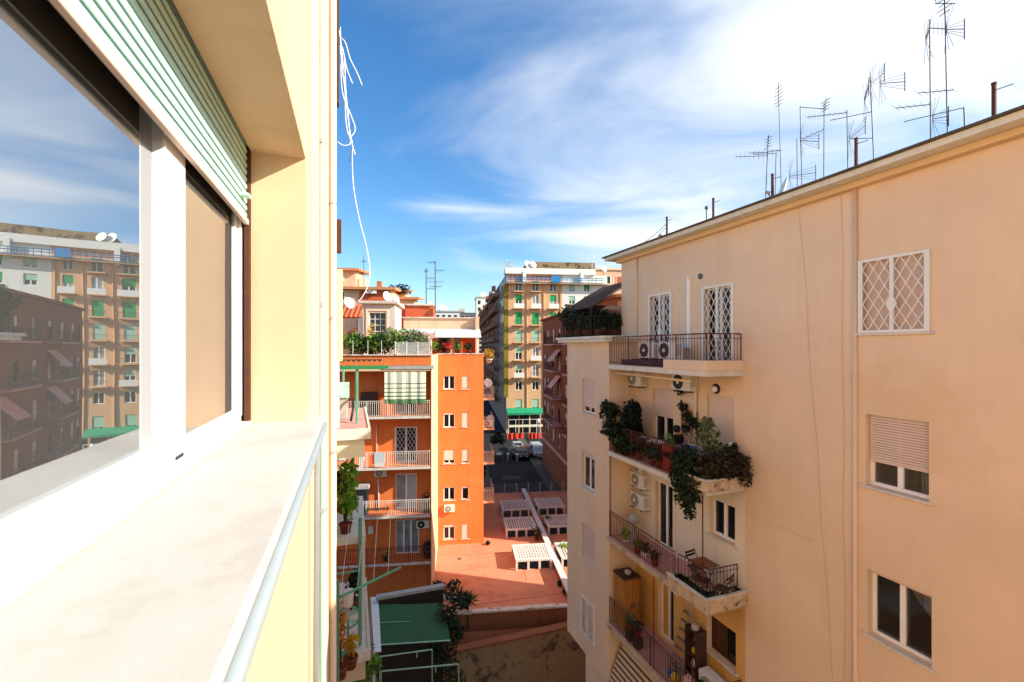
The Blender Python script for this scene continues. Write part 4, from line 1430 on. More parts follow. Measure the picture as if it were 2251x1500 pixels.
def antenna(label, fr, plane, foot, top, booms, zroof, r=0.012, name='roof_antenna'):
    """A mast given by its picture line on the plane a = plane, with booms [(y, x0, x1, kind)]."""
    p0, p1 = fr.A(*foot, plane), fr.A(*top, plane)
    o = thing(name, label, 'antenna', fr, (plane, p0[1], zroof), 'television antennas on the roof')
    MB().tube([(plane, p0[1], zroof), p0, p1], r, 6).build('mast', 'dull_steel', o)
    rg = random.Random(len(label))
    for (y0, x0, y1, x1, kind) in booms:
        q0, q1 = Vector(fr.A(x0, y0, plane)), Vector(fr.A(x1, y1, plane))
        m = MB()
        m.bar(q0, q1, 0.012)
        d = q1 - q0
        L_ = d.length
        if kind == 'yagi':
            n = max(4, int(L_ / .13))
            for i in range(n + 1):
                c = q0 + d * (i / n)
                h = 0.22 - 0.1 * i / n
                m.bar(c - Vector((h * .95, h * .2, 0)), c + Vector((h * .95, h * .2, 0)), .005)
        elif kind == 'vert':
            n = max(4, int(L_ / .16))
            for i in range(n + 1):
                c = q0 + d * (i / n)
                m.bar(c - Vector((0, 0, .13)), c + Vector((0, 0, .13)), .005)
        elif kind == 'fan':
            for i in range(5):
                h = (i - 2) * .05
                m.bar(q0 + Vector((0, 0, h * .5)), q1 + Vector((0, 0, h * 1.6)), .005)
            m.bar(q1 + Vector((0, 0, -.2)), q1 + Vector((0, 0, .2)), .014)
            for i in (-1, 1):
                for k in range(3):
                    m.bar(q0, q0 + Vector((.05 * k, -.12 + .1 * k, i * .42)), .005)
        elif kind == 'log':
            n = max(4, int(abs(d.z) / .09)) if abs(d.z) > .1 else 6
            for i in range(n):
                c = q0 + d * (i / n)
                h = .13 * rg.uniform(.7, 1.2)
                m.bar(c + Vector((0, -h, .02)), c + Vector((0, h, 0)), .012)
        elif kind == 'panel':
            for i in range(7):
                h = .55 * i / 6
                m.bar(q0 + Vector((0, 0, h)), q0 + Vector((0, d.y, h)), .005)
                m.bar(q0 + Vector((0, d.y * i / 6, 0)), q0 + Vector((0, d.y * i / 6, .55)), .005)
        m.build('boom', 'dull_steel', o)
    return o


ZR = ZROOF + .27
PA = 11.0
antenna('antenna mast with two short booms, farthest left of the roof antennas', R, PA, (1683, 435), (1689, 298), [(345, 1618, 343, 1688, 'vert'), (337, 1650, 335, 1690, 'yagi'), (325, 1688, 298, 1690, 'log')], ZR)
antenna('tall thin mast with a stack of short elements near its top, above the white dish', R, PA + .3, (1718, 425), (1711, 182), [(333, 1690, 331, 1716, 'yagi'), (232, 1712, 186, 1711, 'log')], ZR)
antenna('short plain mast beside the tall thin one', R, PA + .6, (1704, 432), (1706, 338), [(340, 1658, 338, 1708, 'vert')], ZR)
antenna('short mast ending in a bow antenna at the middle of the row', R, PA, (1753, 412), (1752, 305), [(309, 1759, 312, 1800, 'fan'), (388, 1735, 380, 1793, 'fan')], ZR)
antenna('mast with a long horizontal boom towards its right neighbour', R, PA + .4, (1763, 405), (1759, 233), [(236, 1759, 240, 1815, 'plain'), (305, 1765, 285, 1812, 'yagi')], ZR)
antenna('mast with a short stack of elements left of the long slanting boom', R, PA, (1811, 395), (1812, 226), [(243, 1814, 216, 1816, 'log'), (258, 1775, 248, 1862, 'yagi')], ZR)
antenna('mast carrying a long slanting boom to its right neighbour', R, PA + .2, (1864, 375), (1862, 242), [(265, 1825, 246, 1917, 'plain'), (306, 1866, 276, 1902, 'fan'), (305, 1870, 304, 1920, 'plain')], ZR)
antenna('tall mast topped by a butterfly antenna pointing right', R, PA, (1921, 355), (1913, 160), [(184, 1934, 180, 1989, 'fan'), (185, 1914, 160, 1944, 'fan'), (222, 1900, 190, 1910, 'fan')], ZR)
antenna('left of the two tallest masts, with booms low on it', R, PA, (2046, 312), (2044, 60), [(62, 2044, 64, 2080, 'vert'), (238, 1969, 230, 2045, 'yagi'), (88, 2035, 64, 2044, 'fan')], ZR)
antenna('right of the two tallest masts, rising out of the picture', R, PA + .3, (2083, 300), (2076, -60), [(65, 2080, 64, 2120, 'fan'), (205, 2018, 198, 2096, 'yagi'), (30, 2076, -40, 2076, 'log'), (8, 2056, 8, 2100, 'panel'), (262, 2050, 256, 2085, 'fan')], ZR)
antenna('short mast with a long boom slanting left, right of the tallest pair', R, PA, (2121, 285), (2119, 236), [(268, 1987, 237, 2119, 'plain')], ZR)
for i, (x, y0, y1, mn, lab) in enumerate(((1466, 517, 478, 'red_iron', 'thin dark red post at the far end of the roof edge'), (1568, 483, 437, 'red_iron', 'dark red post on the roof right of the first white dish'), (1698, 437, 384, 'red_iron', 'red post between the left antenna masts'),
                                         (1882, 372, 305, 'red_iron', 'red post under the fan antenna at the middle of the row'), (2185, 268, 184, 'red_iron', 'thick purple red post at the right end of the roof'))):
    p0, p1 = R.A(x, y0, 10.4), R.A(x, y1, 10.4)
    m = MB().tube([(10.4, p0[1], ZR), (10.4, p0[1], p1[2])], .034, 8)
    m.tube([(10.4, p0[1], p1[2] - .02), (10.4, p0[1], p1[2] + .015)], .04, 8).tube([(10.4, p0[1], p1[2] - .12), (10.4, p0[1] - .25, p1[2] - .14)], .008, 4)
    one(m, 'roof_post', mn, lab, 'post', R, (10.4, p0[1], ZR), 'posts along the roof edge')
p = R.A(1553, 487, 10.6)
m = MB().tube([(10.6, p[1], ZR), (10.6, p[1], R.A(1553, 458, 10.6)[2])], .02, 6).tube([(10.6, p[1], R.A(1553, 460, 10.6)[2]), (10.6, p[1], R.A(1553, 454, 10.6)[2])], .05, 8)
one(m, 'vent_pipe', 'dull_steel', 'thin grey vent pipe left of the second red post', 'pipe', R, (10.6, p[1], ZR))
p = R.A(1487, 510, 10.9)
dish('satellite_dish', 'white satellite dish at the far end of the courtyard building roof', R, (10.9, p[1], ZR), .42, .42, (-.75, .75, .25))
p = R.A(1733, 420, 10.7)
dish('satellite_dish', 'white satellite dish seen edge on below the tall thin mast', R, (10.7, p[1], ZR), .36, .4, (-.8, .6, .35))
p = R.A(1430, 540, 10.2)
pts = [R.A(x, y, 10.3) for x, y in ((1466, 492), (1440, 515), (1418, 532), (1400, 545))]
one(MB().tube(pts, .01, 5).tube([R.A(1466, 500, 10.3), R.A(1452, 512, 10.3), R.A(1445, 524, 10.3)], .008, 5), 'guy_wire', 'dull_steel', 'grey wire slanting from the first red post to the eave', 'wire', R, pts[0])

# ------------------------------------------------------------------ roof terrace of the lower wing
zt = ZANN + .22
o = thing('terrace_canopy', 'dark brown sloping awning over the planted roof terrace', 'awning', R, (10.0, 16.8, zt))
for k in range(6):
    t0_, t1_ = 15.75 + k * .42, 15.75 + (k + 1) * .42 - .02
    pr = [(8.75, 1.15), (9.2, 1.42), (9.9, 1.86), (10.8, 2.35), (12.5, 2.5)]
    m = MB()
    for (a0, h0), (a1, h1) in zip(pr[:-1], pr[1:]):
        m.slab([(a0, t0_, zt + h0), (a1, t0_, zt + h1), (a1, t1_, zt + h1), (a0, t1_, zt + h0)], .015)
    m.build('canvas_strip', 'awning_brown', o)
for t_ in (15.75, 18.2):
    m = MB()
    m.bar((8.75, t_, zt + 1.1), (9.9, t_, zt + 1.81), .03).bar((9.9, t_, zt + 1.81), (10.8, t_, zt + 2.3), .03).bar((10.8, t_, zt + 2.3), (12.5, t_, zt + 2.45), .03)
    m.bar((8.78, t_, zt), (8.78, t_, zt + 1.25), .035).bar((10.4, t_, zt), (10.4, t_, zt + 2.08), .035)
    m.build('frame', 'dark_iron', o)
MB().box(8.9, 13, 18.22, 18.28, zt, zt + 1.5).build('back_screen', 'dark_wood', o)
m = MB().slab([(10.3, 17.6, zt + 1.25), (12.3, 17.6, zt + 1.25), (12.3, 18.1, zt + 1.05), (10.3, 18.1, zt + 1.05)], .02)
m.build('inner_valance', 'awning_pink', o)
o = thing('terrace_railing', 'dark iron railing along the planted roof terrace', 'railing', R, (8.7, 16.5, zt))
railing(o, [(10.2, 15.55), (8.68, 15.55), (8.68, 18.2)], zt, .8, .14, 'dark_iron', name='rails')
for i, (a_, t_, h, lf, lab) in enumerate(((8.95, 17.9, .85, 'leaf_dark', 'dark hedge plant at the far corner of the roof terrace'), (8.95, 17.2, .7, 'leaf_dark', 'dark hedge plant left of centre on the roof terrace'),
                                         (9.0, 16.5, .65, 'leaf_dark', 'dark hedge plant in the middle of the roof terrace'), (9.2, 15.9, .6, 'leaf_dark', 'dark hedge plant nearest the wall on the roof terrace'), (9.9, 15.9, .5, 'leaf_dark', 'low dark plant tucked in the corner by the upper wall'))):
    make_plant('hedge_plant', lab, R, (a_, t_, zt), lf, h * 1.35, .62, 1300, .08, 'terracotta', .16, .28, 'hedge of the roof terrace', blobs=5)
make_plant('flowering_plant', 'pink flowering plant under the brown awning', R, (10.2, 16.9, zt), 'flower_pink', .6, .35, 150, .07, 'terracotta', .16, .3)

# ------------------------------------------------------------------ neighbour with green frames, just beyond the cream wall
nx = thing('neighbour_building', 'narrow cream building with projecting slabs just beyond the near wall', 'building', R, (-1.2, 15, GZ))
m = MB().box(-7, -1.2, 8.2, 19, GZ, 1.5)
m.build('wall', 'cream_plaster', nx)
m = MB().box(-1.2, .40, 12.9, 17.6, -2.4, -2.2)
so = m.build('balcony_slab', 'pink_tile', nx)
MB().box(-1.2, .46, 12.78, 12.9, -2.44, -2.17).box(.40, .46, 12.9, 17.6, -2.44, -2.17).build('edge', 'old_white', so)
MB().box(-1.2, .30, 12.95, 13.05, -2.95, -2.44).build('valance', 'awning_cream', so)
m = MB().box(-1.2, .40, 13.6, 17.8, -8.8, -8.6)
s8 = m.build('balcony_slab', 'pale_concrete', nx)
MB().box(-1.2, .48, 13.45, 13.6, -8.82, -8.55).box(.40, .48, 13.6, 17.8, -8.82, -8.55).build('edge', 'old_white', s8)
MB().box(-1.2, .34, 13.5, 13.6, -9.35, -8.82).build('valance', 'awning_stripe', s8)
MB().box(.22, .36, 14.6, 14.75, -8.6, -5.7).build('pillar', 'pale_concrete', s8, bevel=.01)
MB().box(-1.2, .36, 14.0, 17.8, -5.7, -5.5).build('balcony_slab', 'pale_concrete', nx)
MB().box(-1.2, .30, 13.3, 14.4, -11.2, -9.9).build('stair_wall', 'old_wall', nx)
o = thing('green_pergola', 'green iron clothes frame on the pink tiled balcony', 'frame', R, (0, 14, -2.2))
for (a_, t_) in ((.12, 14.0), (.12, 16.6), (-.3, 16.6)):
    MB().tube([(a_, t_, -2.2), (a_, t_, -.6)], .035, 6).build('post', 'green_iron', o)
MB().box(-1.1, 1.0, 13.9, 14.0, -.62, -.52).build('beam', 'deep_green_iron', o)
for k in range(9):
    MB().box(-.5 + k * .16, -.4 + k * .16, 15.4, 15.5, -.44, -.38).build('clothes_peg_bar', 'dark_iron', o)
MB().box(-1.0, .9, 15.42, 15.48, -.40, -.37).build('line', 'dark_iron', o)
o = thing('wheeled_bin', 'blue grey appliance under a green hood on the pink tiled balcony', 'bin', R, (-.45, 15.2, -2.2))
MB().box(-.75, -.15, 14.9, 15.5, -2.2, -1.55).build('body', 'concrete', o, bevel=.03)
MB().slab([(-.8, 14.85, -1.5), (-.1, 14.85, -1.5), (-.1, 15.55, -1.1), (-.8, 15.55, -1.1)], .04).build('hood', 'pale_green', o)
MB().tube([(-.1, 14.9, -1.6), (.0, 14.7, -1.55), (.02, 14.5, -1.8), (-.05, 14.2, -2.15)], .035, 8).build('hose', 'ac_dark', o, True)
o = thing('balcony_screen', 'white lattice screen with leaves at the corner of the cream wall', 'screen', R, (-.62, 13.2, -2.17))
FS = Face('t', 13.2, -1)
m = MB()
lattice(m, FS, -1.0, -.42, -2.17, .7, 0, .1, .1, .02)
FS.box(m, -.42, -.34, -2.17, .78, -.02, .03)
m.build('lattice', 'white_paint', o)
f = MB()
for k in range(5):
    f.leaves((-.75, 13.3, -1.6 + k * .5), (.22, .1, .3), 45, .07, k)
f.build('creeper', 'leaf_olive', o)
# lower terrace: drying frame, fan, plants
o = thing('clothes_dryer', 'green iron drying frame standing out over the courtyard', 'frame', R, (.1, 13.2, -8.55))
MB().tube([(.2, 13.8, -8.55), (.2, 13.8, -4.9)], .05, 6).build('post', 'green_iron', o)
MB().tube([(-.5, 12.6, -5.85), (.2, 13.8, -6.4)], .03, 6).build('arm', 'green_iron', o)
MB().tube([(-.3, 12.4, -6.35), (1.35, 13.9, -6.55)], .04, 6).build('arm', 'green_iron', o)
MB().tube([(-.35, 12.4, -8.5), (-.35, 12.4, -5.9)], .03, 6).build('post', 'green_iron', o)
m = MB()
for k in range(4):
    m.tube([(-.3 + .42 * k, 12.42 + .38 * k, -6.35 - .05 * k), (-.1 + .42 * k, 14.2 + .3 * k, -5.2)], .006, 4)
m.build('cord', 'cable_white', o)
o = thing('pedestal_fan', 'round green pedestal fan on the lower terrace', 'fan', R, (-.12, 13.5, -8.55))
MB().tube([(-.12, 13.5, -8.55), (-.12, 13.5, -7.6)], .03, 6).build('stand', 'green_iron', o)
MB().tube([(-.12 + .3 * math.cos(a), 13.45, -7.5 + .3 * math.sin(a)) for a in [2 * math.pi * i / 24 for i in range(25)]], .03, 6).build('ring', 'green_iron', o)
for k in range(4):
    a = k * math.pi / 2 + .4
    MB().slab([(-.12, 13.46, -7.5), (-.12 + .27 * math.cos(a), 13.43, -7.5 + .27 * math.sin(a)), (-.12 + .27 * math.cos(a + .7), 13.48, -7.5 + .27 * math.sin(a + .7))], .01).build('blade', 'pale_green', o)
MB().lathe((-.12, 13.5, -8.55), [(.2, 0), (.2, .03), (.05, .06)], 14).build('foot', 'green_iron', o)
o = thing('hanging_lantern', 'white hanging lantern above the green fan', 'lantern', R, (-.12, 13.2, -6.4))
MB().tube([(-.12, 13.2, -6.38), (-.12, 13.2, -6.6)], .012, 5).build('hook', 'white_paint', o)
MB().lathe((-.12, 13.2, -7.05), [(.11, 0), (.13, .05), (.16, .42), (.1, .45)], 8).build('shade', 'white_paint', o)
for (p_, lf, h, r_, n_, sz, lab) in (((-.30, 12.6, -8.55), 'leaf_orange', 1.6, .12, 70, .12, 'tall orange leaved plant at the edge of the cream wall'), ((-.05, 12.9, -8.55), 'leaf_yellow', .6, .25, 40, .16, 'broad yellow orange plant in front of the green fan'),
                                     ((-.2, 14.4, -5.5), 'leaf_bright', 1.9, .5, 420, .14, 'bright green climbing plant beside the lower cream wall'), ((-.4, 16.4, -5.5), 'leaf_dark', 1.0, .45, 300, .1, 'dark potted shrub in the shade behind the drying frame'),
                                     ((.05, 15.9, -8.6), 'leaf_dark', 1.0, .45, 300, .1, 'dark bushy plant behind the white pillar')):
    make_plant('terrace_plant', lab, R, p_, lf, h, r_, n_, sz, 'terracotta', .18, .3, 'plants of the neighbour terrace', blobs=3)

# ------------------------------------------------------------------ courtyard shed with the green roof
zs = -13.8
c0, c1, c2_, c3_ = R.Z(832, 1418, zs), R.Z(990, 1408, zs), R.Z(975, 1326, zs + .25), R.Z(836, 1330, zs + .25)
o = thing('courtyard_shed', 'courtyard shed with a flat dark green roof', 'shed', R, (c0[0] + 1.5, c0[1] + 1.5, GZ))
m = MB()
n = 10
vs, fs = [], []
for i in range(n + 1):
    for j in range(n + 1):
        u, v = i / n, j / n
        pt = (Vector(c0) * (1 - u) + Vector(c1) * u) * (1 - v) + (Vector(c3_) * (1 - u) + Vector(c2_) * u) * v
        vs.append((pt.x, pt.y, pt.z + .03 * math.sin(u * 9) * math.sin(v * 7)))
for i in range(n):
    for j in range(n):
        fs.append((i * (n + 1) + j, (i + 1) * (n + 1) + j, (i + 1) * (n + 1) + j + 1, i * (n + 1) + j + 1))
m.add(vs, fs)
m.build('roof_sheet', 'green_tarp', o, True)
MB().tube([c0, c1], .035, 6).build('roof_edge', 'pale_green', o)
q0, q1 = (Vector(c0) * .5 + Vector(c3_) * .5), (Vector(c0) * .28 + Vector(c1) * .22 + Vector(c2_) * .22 + Vector(c3_) * .28)
MB().tube([q0 + Vector((0, 0, .05)), q1 + Vector((0, 0, .05))], .015, 5).build('seam', 'pale_green', o)
m = MB().box(c3_[0] - .1, c2_[0] + .2, c3_[1] + .15, c3_[1] + .35, GZ, zs + .45)
m.build('wall', 'soil', o)
MB().box(c3_[0] - .2, c2_[0] + .25, c3_[1] + .1, c3_[1] + .45, zs + .45, zs + .6).build('coping', 'concrete', o)
bs = thing('translucent_gutter', 'long white ribbed strip beside the green roof', 'roof strip', R, R.Z(825, 1435, zs))
e0, e1, e2, e3 = R.Z(822, 1432, zs), R.Z(838, 1432, zs), R.Z(832, 1312, zs + .3), R.Z(815, 1312, zs + .3)
for k in range(14):
    f0, f1 = k / 14, (k + .93) / 14
    L0, R0 = Vector(e0).lerp(Vector(e3), f0), Vector(e1).lerp(Vector(e2), f0)
    L1, R1 = Vector(e0).lerp(Vector(e3), f1), Vector(e1).lerp(Vector(e2), f1)
    MB().slab([L0, R0, R1, L1], .05).build('rib', 'white_paint', bs)
MB().box(e0[0] - .05, e0[0] + .06, e0[1], e0[1] + .1, GZ, zs - .06).box(e3[0] - .05, e3[0] + .06, e3[1] - .1, e3[1], GZ, zs + .2).build('leg', 'pale_concrete', bs)
for i, (y, x0, x1, lab) in enumerate(((1440, 835, 950, 'pale green drying rail nearer the green shed roof'), (1472, 838, 1008, 'pale green drying rail at the bottom edge of the picture'))):
    zz = -12.6
    a0, a1 = R.Z(x0, y + 4, zz), R.Z(x1, y - 12, zz)
    o = thing('drying_rail', lab, 'rail', R, (a0[0], a0[1], zz), 'drying rails')
    MB().tube([a0, a1], .03, 6).build('bar', 'pale_green', o)
    MB().tube([a1, (a1[0], a1[1], -14.5)], .02, 6).build('post', 'pale_green', o)
    mm = Vector(a0).lerp(Vector(a1), .7)
    MB().tube([mm, (mm.x, mm.y, mm.z - .25)], .02, 6).build('bracket', 'pale_green', o)
    MB().tube([a0, (a0[0], a0[1], -14.5)], .02, 6).build('post', 'pale_green', o)
w0 = R.Z(1030, 1430, -17.2)
bw = thing('boundary_wall', 'stained grey beige wall closing the courtyard below the red terrace', 'wall', R, (4, w0[1], GZ))
MB().box(-4.5, 16, w0[1], w0[1] + .4, GZ, -17.2).build('masonry', 'old_wall', bw)
MB().box(-4.6, 16, w0[1] - .06, w0[1] + .46, -17.2, -17.08).build('coping', 'terra_wall', bw)
# plants of the courtyard
p = R.Z(985, 1440, -15.5)
leafmass('vine_tree', 'tall vine covered tree between the green shed and the stained wall', R, (p[0], p[1], GZ),
         [((p[0] + dx, p[1] + dy, zz), (rr, rr, rr * 1.1), nn) for dx, dy, zz, rr, nn in ((0, 0, -13.6, .7, 420), (.4, .4, -14.6, .8, 480), (-.2, .6, -15.8, .9, 480), (.7, .2, -13.0, .55, 240), (-.6, -.2, -14.6, .6, 240), (.2, .3, -17.2, .9, 380), (.5, 1.2, -12.9, .5, 200))], 'leaf_dark', .13, 'tree',
         stems=[[(p[0], p[1], GZ), (p[0] + .1, p[1] + .2, -18), (p[0], p[1], -13.5)], [(p[0] + .1, p[1] + .2, -17), (p[0] + .6, p[1] + .2, -13)]])
p = S.Z(1028, 1330, -16.0)
o = thing('palm_plant', 'dark spiky palm like plant at the edge of the red terrace', 'plant', S, (p[0], p[1], -17.5), local=True)
MB().tube([(0, 0, 0), (0, 0, 1.5)], .12, 8, .08).build('trunk', 'dark_wood', o)
MB().blades((0, 0, 1.5), 70, .95, .09, 1.0, 5, .7).build('crown', 'leaf_dark', o)
p = S.Z(985, 1290, -16.0)
leafmass('terrace_shrubs', 'dark shrubs growing along the curved end of the red terrace', S, (p[0], p[1], TZ - 2),
         [((p[0] + dx, p[1] + dy, TZ + dz), (rr, rr, rr), nn) for dx, dy, dz, rr, nn in ((-.5, .3, .2, .6, 260), (.2, -.5, -.1, .7, 280), (.8, -1.0, -.5, .6, 220), (-.9, .0, .6, .4, 150))], 'leaf_dark', .11,
         stems=[[(p[0], p[1], TZ - 2), (p[0] - .5, p[1] + .2, TZ + .9)]])
p = R.Z(785, 1445, -9.3)
leafmass('window_box_plants', 'green leafy plants with pale flowers at the bottom left of the courtyard', R, (p[0], p[1], -11),
         [((p[0] + dx, p[1] + dy, p[2] + dz), (rr, rr, rr), nn) for dx, dy, dz, rr, nn in ((-.2, 0, 0, .4, 240), (.25, .1, -.2, .4, 240), (.0, -.3, -.5, .45, 240), (.5, .2, -.5, .3, 130))], 'leaf_green', .09,
         stems=[[(p[0], p[1], -11), (p[0], p[1], p[2] + .3)]], extra=lambda o: MB().leaves((p[0] - .05, p[1], p[2] + .45), (.25, .25, .2), 60, .06, 2).build('flower', 'leaf_yellow', o))
for (x, y, mn, lab) in ((762, 1478, 'ac_white', 'white plastic tub at the bottom edge beside the cream wall'), (778, 1484, 'red_plastic', 'red plastic bucket below the leafy plants'), (752, 1470, 'blue_cloth', 'blue grey bundle at the foot of the cream wall')):
    p2 = R.Z(x, y, -9.9)
    m = MB().lathe((0, 0, 0), [(.16, 0), (.22, .35), (.24, .36), (.24, .4), (.2, .4), (.16, .1)], 14)
    ob = m.build('tub', mn, None, True)
    put(ob, R, (p2[0], p2[1], -10.2)); tag(ob, lab, 'tub', 'tubs on the low landing')
m = MB().box(-1.2, .6, 11.5, 14.0, -10.4, -10.2)
one(m, 'landing', 'pale_concrete', 'low concrete landing under the plants at the bottom left', 'landing', R, (0, 12.5, -10.4))


# ------------------------------------------------------------------ orange block with balconies and its recessed wing
TN, TWL, TW = 29.4, 30.6, 38.5
aR = S.T(947, 900, TN)[0]
aL = S.T(690, 900, TN)[0] - 2
sT = lambda x, y, t: S.T(x, y, t)
ob_ = thing('orange_building', 'bright orange apartment building with balconies at the centre left', 'building', S, (aR - 4, TN, SZ))
FO = Face('t', TWL, -1)
zsl = [sT(860, y, TN)[2] for y in (917, 1029, 1136, 1240)]
zrf = sT(860, 812, TN)[2]
ZP = sT(860, 782, TN)[2]
da = (sT(869, 900, TWL)[0], sT(916, 900, TWL)[0])
doors = [(da[0], da[1], zsl[0] + .05, zsl[0] + 2.3), (da[0], da[1], zsl[1] + .05, zsl[1] + 2.35), (da[0], da[1], zsl[2] + .05, zsl[2] + 2.35), (da[0], da[1] + .15, zsl[3] + .05, zsl[3] + 2.3)]
lw = (sT(744, 900, TWL)[0], sT(765, 900, TWL)[0], zsl[1] + .3, zsl[1] + 2.1)
m = MB()
FO.wall(m, aL, aR, GZ, ZP, doors + [lw], .25)
m.build('wall', 'orange_plaster', ob_)
m = MB().box(aL, aR - .002, TWL + .25, 48, GZ, ZP - .003)
m.build('core', 'orange_plaster', ob_)
MB().box(aL, aR + .002, TN + .02, TWL, ZP - .62, ZP).build('parapet', 'orange_plaster', ob_)
MB().box(aL, aR + .1, TN - .06, TN + .25, ZP, ZP + .07).build('coping', 'coping', ob_)
MB().box(aL, aR - .05, TN, TWL, zrf - .12, zrf).build('top_slab', 'eave_warm', ob_)
MB().box(aR - .001, aR + .03, TN + .25, TW - .01, GZ, ZP - .01).build('side_wall', 'peach_plaster', ob_)  # lighter paint, with the strong sunlight also put into the peach colour
# side cheek at the right end, lit by the sun
MB().box(aR - .14, aR + .004, TWL - .3, TWL - .002, zsl[3] - 2, ZP - .63).build('cheek', 'orange_plaster', ob_)
for i, z in enumerate(zsl):
    so = MB().box(aL, aR - .06, TN, TWL, z - .16, z).build('balcony_slab', 'orange_plaster', ob_)
    MB().box(aL, aR - .03, TN - .03, TN - .001, z - .12, z + .03).build('edge', 'old_white' if i != 3 else 'coping', so)
    r = railing(ob_, [(aL, TN + .05), (aR - .1, TN + .05), (aR - .1, TWL - .3)], z, 1.0, .13, 'old_white' if i != 3 else 'dark_iron', r=.009)
window(ob_, FO, *doors[0], inset=.1, grille=True, name='balcony_door')
window(ob_, FO, *doors[1], inset=.1, grille=True, name='balcony_door', pane='dark_pane')
d3 = window(ob_, FO, *doors[2], inset=.1, name='balcony_door', pane='pale_pane', curtain='awning_grey')
window(ob_, FO, *doors[3], inset=.1, leaves=3, name='balcony_door', pane='pale_pane')
window(ob_, FO, *lw, inset=.1, grille=True)
# striped sun blind on the top balcony
bl0, bl1 = sT(845, 800, TN)[0], sT(936, 800, TN)[0]
zb1, zb0 = sT(850, 818, TN)[2], sT(850, 888, TN)[2]
aw = None
cuts = [0, .36, .39, .50, .53, .63, .665, .75, .79, .86, 1.0]
for i in range(len(cuts) - 1):
    z_a, z_b = zb1 + (zb0 - zb1) * cuts[i], zb1 + (zb0 - zb1) * cuts[i + 1]
    m = MB()
    n = 14
    for k in range(n):
        u0, u1 = bl0 + (bl1 - bl0) * k / n, bl0 + (bl1 - bl0) * (k + 1) / n
        w0_, w1_ = TN + .02 + .03 * math.sin(k * 1.9), TN + .02 + .03 * math.sin((k + 1) * 1.9)
        m.add([(u0, w0_, z_a), (u1, w1_, z_a), (u1, w1_, z_b), (u0, w0_, z_b), (u0, w0_ + .015, z_a), (u1, w1_ + .015, z_a), (u1, w1_ + .015, z_b), (u0, w0_ + .015, z_b)], [(3, 2, 1, 0), (4, 5, 6, 7)])
    if aw is None:
        aw = m.build('sun_blind', 'awning_cream', ob_)
    else:
        m.build('stripe', 'awning_green' if i % 2 or i == len(cuts) - 2 else 'awning_cream', aw)
MB().box(bl0 - .1, bl1 + .5, TN - .05, TN + .4, zrf + .002, zrf + .22).build('blind_cover', 'concrete', ob_)
# wing
FW = Face('t', TW, -1)
wl0, wl1 = aR, sT(1063, 900, TW)[0]
holes = []
for (yt, yb) in ((826, 856), (907, 940), (988, 1020), (1070, 1100), (1153, 1186)):
    for (x0, x1) in ((975, 1000), (1015, 1031)):
        holes.append((sT(x0, 0, TW)[0], sT(x1, 0, TW)[0], sT(990, yb, TW)[2], sT(990, yt, TW)[2]))
m = MB()
FW.wall(m, wl0, wl1, TZ, ZP - .05, holes, .22)
m.build('wing_wall', 'orange_plaster', ob_)
MB().box(wl0, wl1, TW + .22, 50, TZ, ZP - .053).build('wing_core', 'orange_plaster', ob_)
MB().box(wl0, wl1 + .06, TW - .06, TW + .2, ZP - .05, ZP + .03).build('wing_coping', 'coping', ob_)
for i, h in enumerate(holes):
    big = i % 2 == 0
    window(ob_, FW, *h, inset=.12, leaves=2 if big else 1, fw=.07, shutter=(0, .9, .15, 1.0, .75, .85, .1, .15, .2, 1.0)[i], slats=False, smat='pink_slat', sill=.07, grille=False, pane='dark_pane' if i not in (1, 3) else 'pale_pane', sillmat='coping')
# pipes and boxes on the balcony wall
for (x, y0, y1) in ((828, 930, 1020), (832, 1040, 1135)):
    p0, p1 = sT(x, y0, TWL - .06), sT(x, y1, TWL - .06)
    MB().tube([p0, p1], .05, 8).build('downpipe', 'peach_plaster' if y0 < 1000 else 'old_white', ob_, True)
p0 = sT(816, 1163, TWL)
MB().box(p0[0] - .15, p0[0] + .15, TWL - .2, TWL - .001, p0[2] - .25, p0[2] + .25).build('meter_box', 'ac_white', ob_)
MB().box(sT(797, 0, TWL)[0], sT(806, 0, TWL)[0], TN + .06, TN + .5, zsl[1] + .0, zsl[1] + 2.2).build('partition', 'white_paint', ob_)
ac(ac_l, S, (sT(838, 0, TWL)[0], TWL - .02, zsl[1] - .85), math.pi / 2, 'air conditioner high on the orange wall under the second balcony', .95)
ac(ac_d, S, (sT(930, 0, TWL)[0], TWL - .02, sT(930, 1160, TWL)[2]), math.pi / 2, 'air conditioner beside the lowest glazed door of the orange block', 1.0)
ac(ac_l, S, (sT(988, 0, TW)[0], TW - .02, sT(988, 1125, TW)[2]), math.pi / 2, 'white air conditioner hung below a window of the orange wing', 1.05)
o = thing('cupboard', 'grey cupboard in the shade beside the striped blind', 'cupboard', S, (sT(815, 0, TWL)[0], TWL - .4, zsl[0]))
xa = sT(815, 0, TWL)[0]
MB().box(xa - .55, xa + .45, TWL - .5, TWL - .05, zsl[0], zsl[0] + 1.5).build('body', 'dark_wood', o, bevel=.02)
MB().box(xa - .04, xa - .02, TWL - .515, TWL - .501, zsl[0] + .1, zsl[0] + 1.4).build('door_gap', 'ac_dark', o)
o = thing('water_heater', 'tall dark cabinet with a pale top on the third orange balcony', 'cabinet', S, (sT(790, 0, TN)[0], TN + .6, zsl[2]))
xa = sT(792, 0, TN)[0]
MB().box(xa - .35, xa + .35, TN + .3, TN + .9, zsl[2], zsl[2] + 1.7).build('body', 'ac_dark', o, bevel=.02)
MB().box(xa - .4, xa + .45, TN + .28, TN + .92, zsl[2] + 1.7, zsl[2] + 1.95).build('hood', 'concrete', o)
o = thing('clothes_rack', 'green clothes rack hung outside the third orange balcony', 'rack', S, (sT(830, 0, TN)[0], TN - .3, zsl[2] + .7))
xa = sT(832, 0, TN)[0]
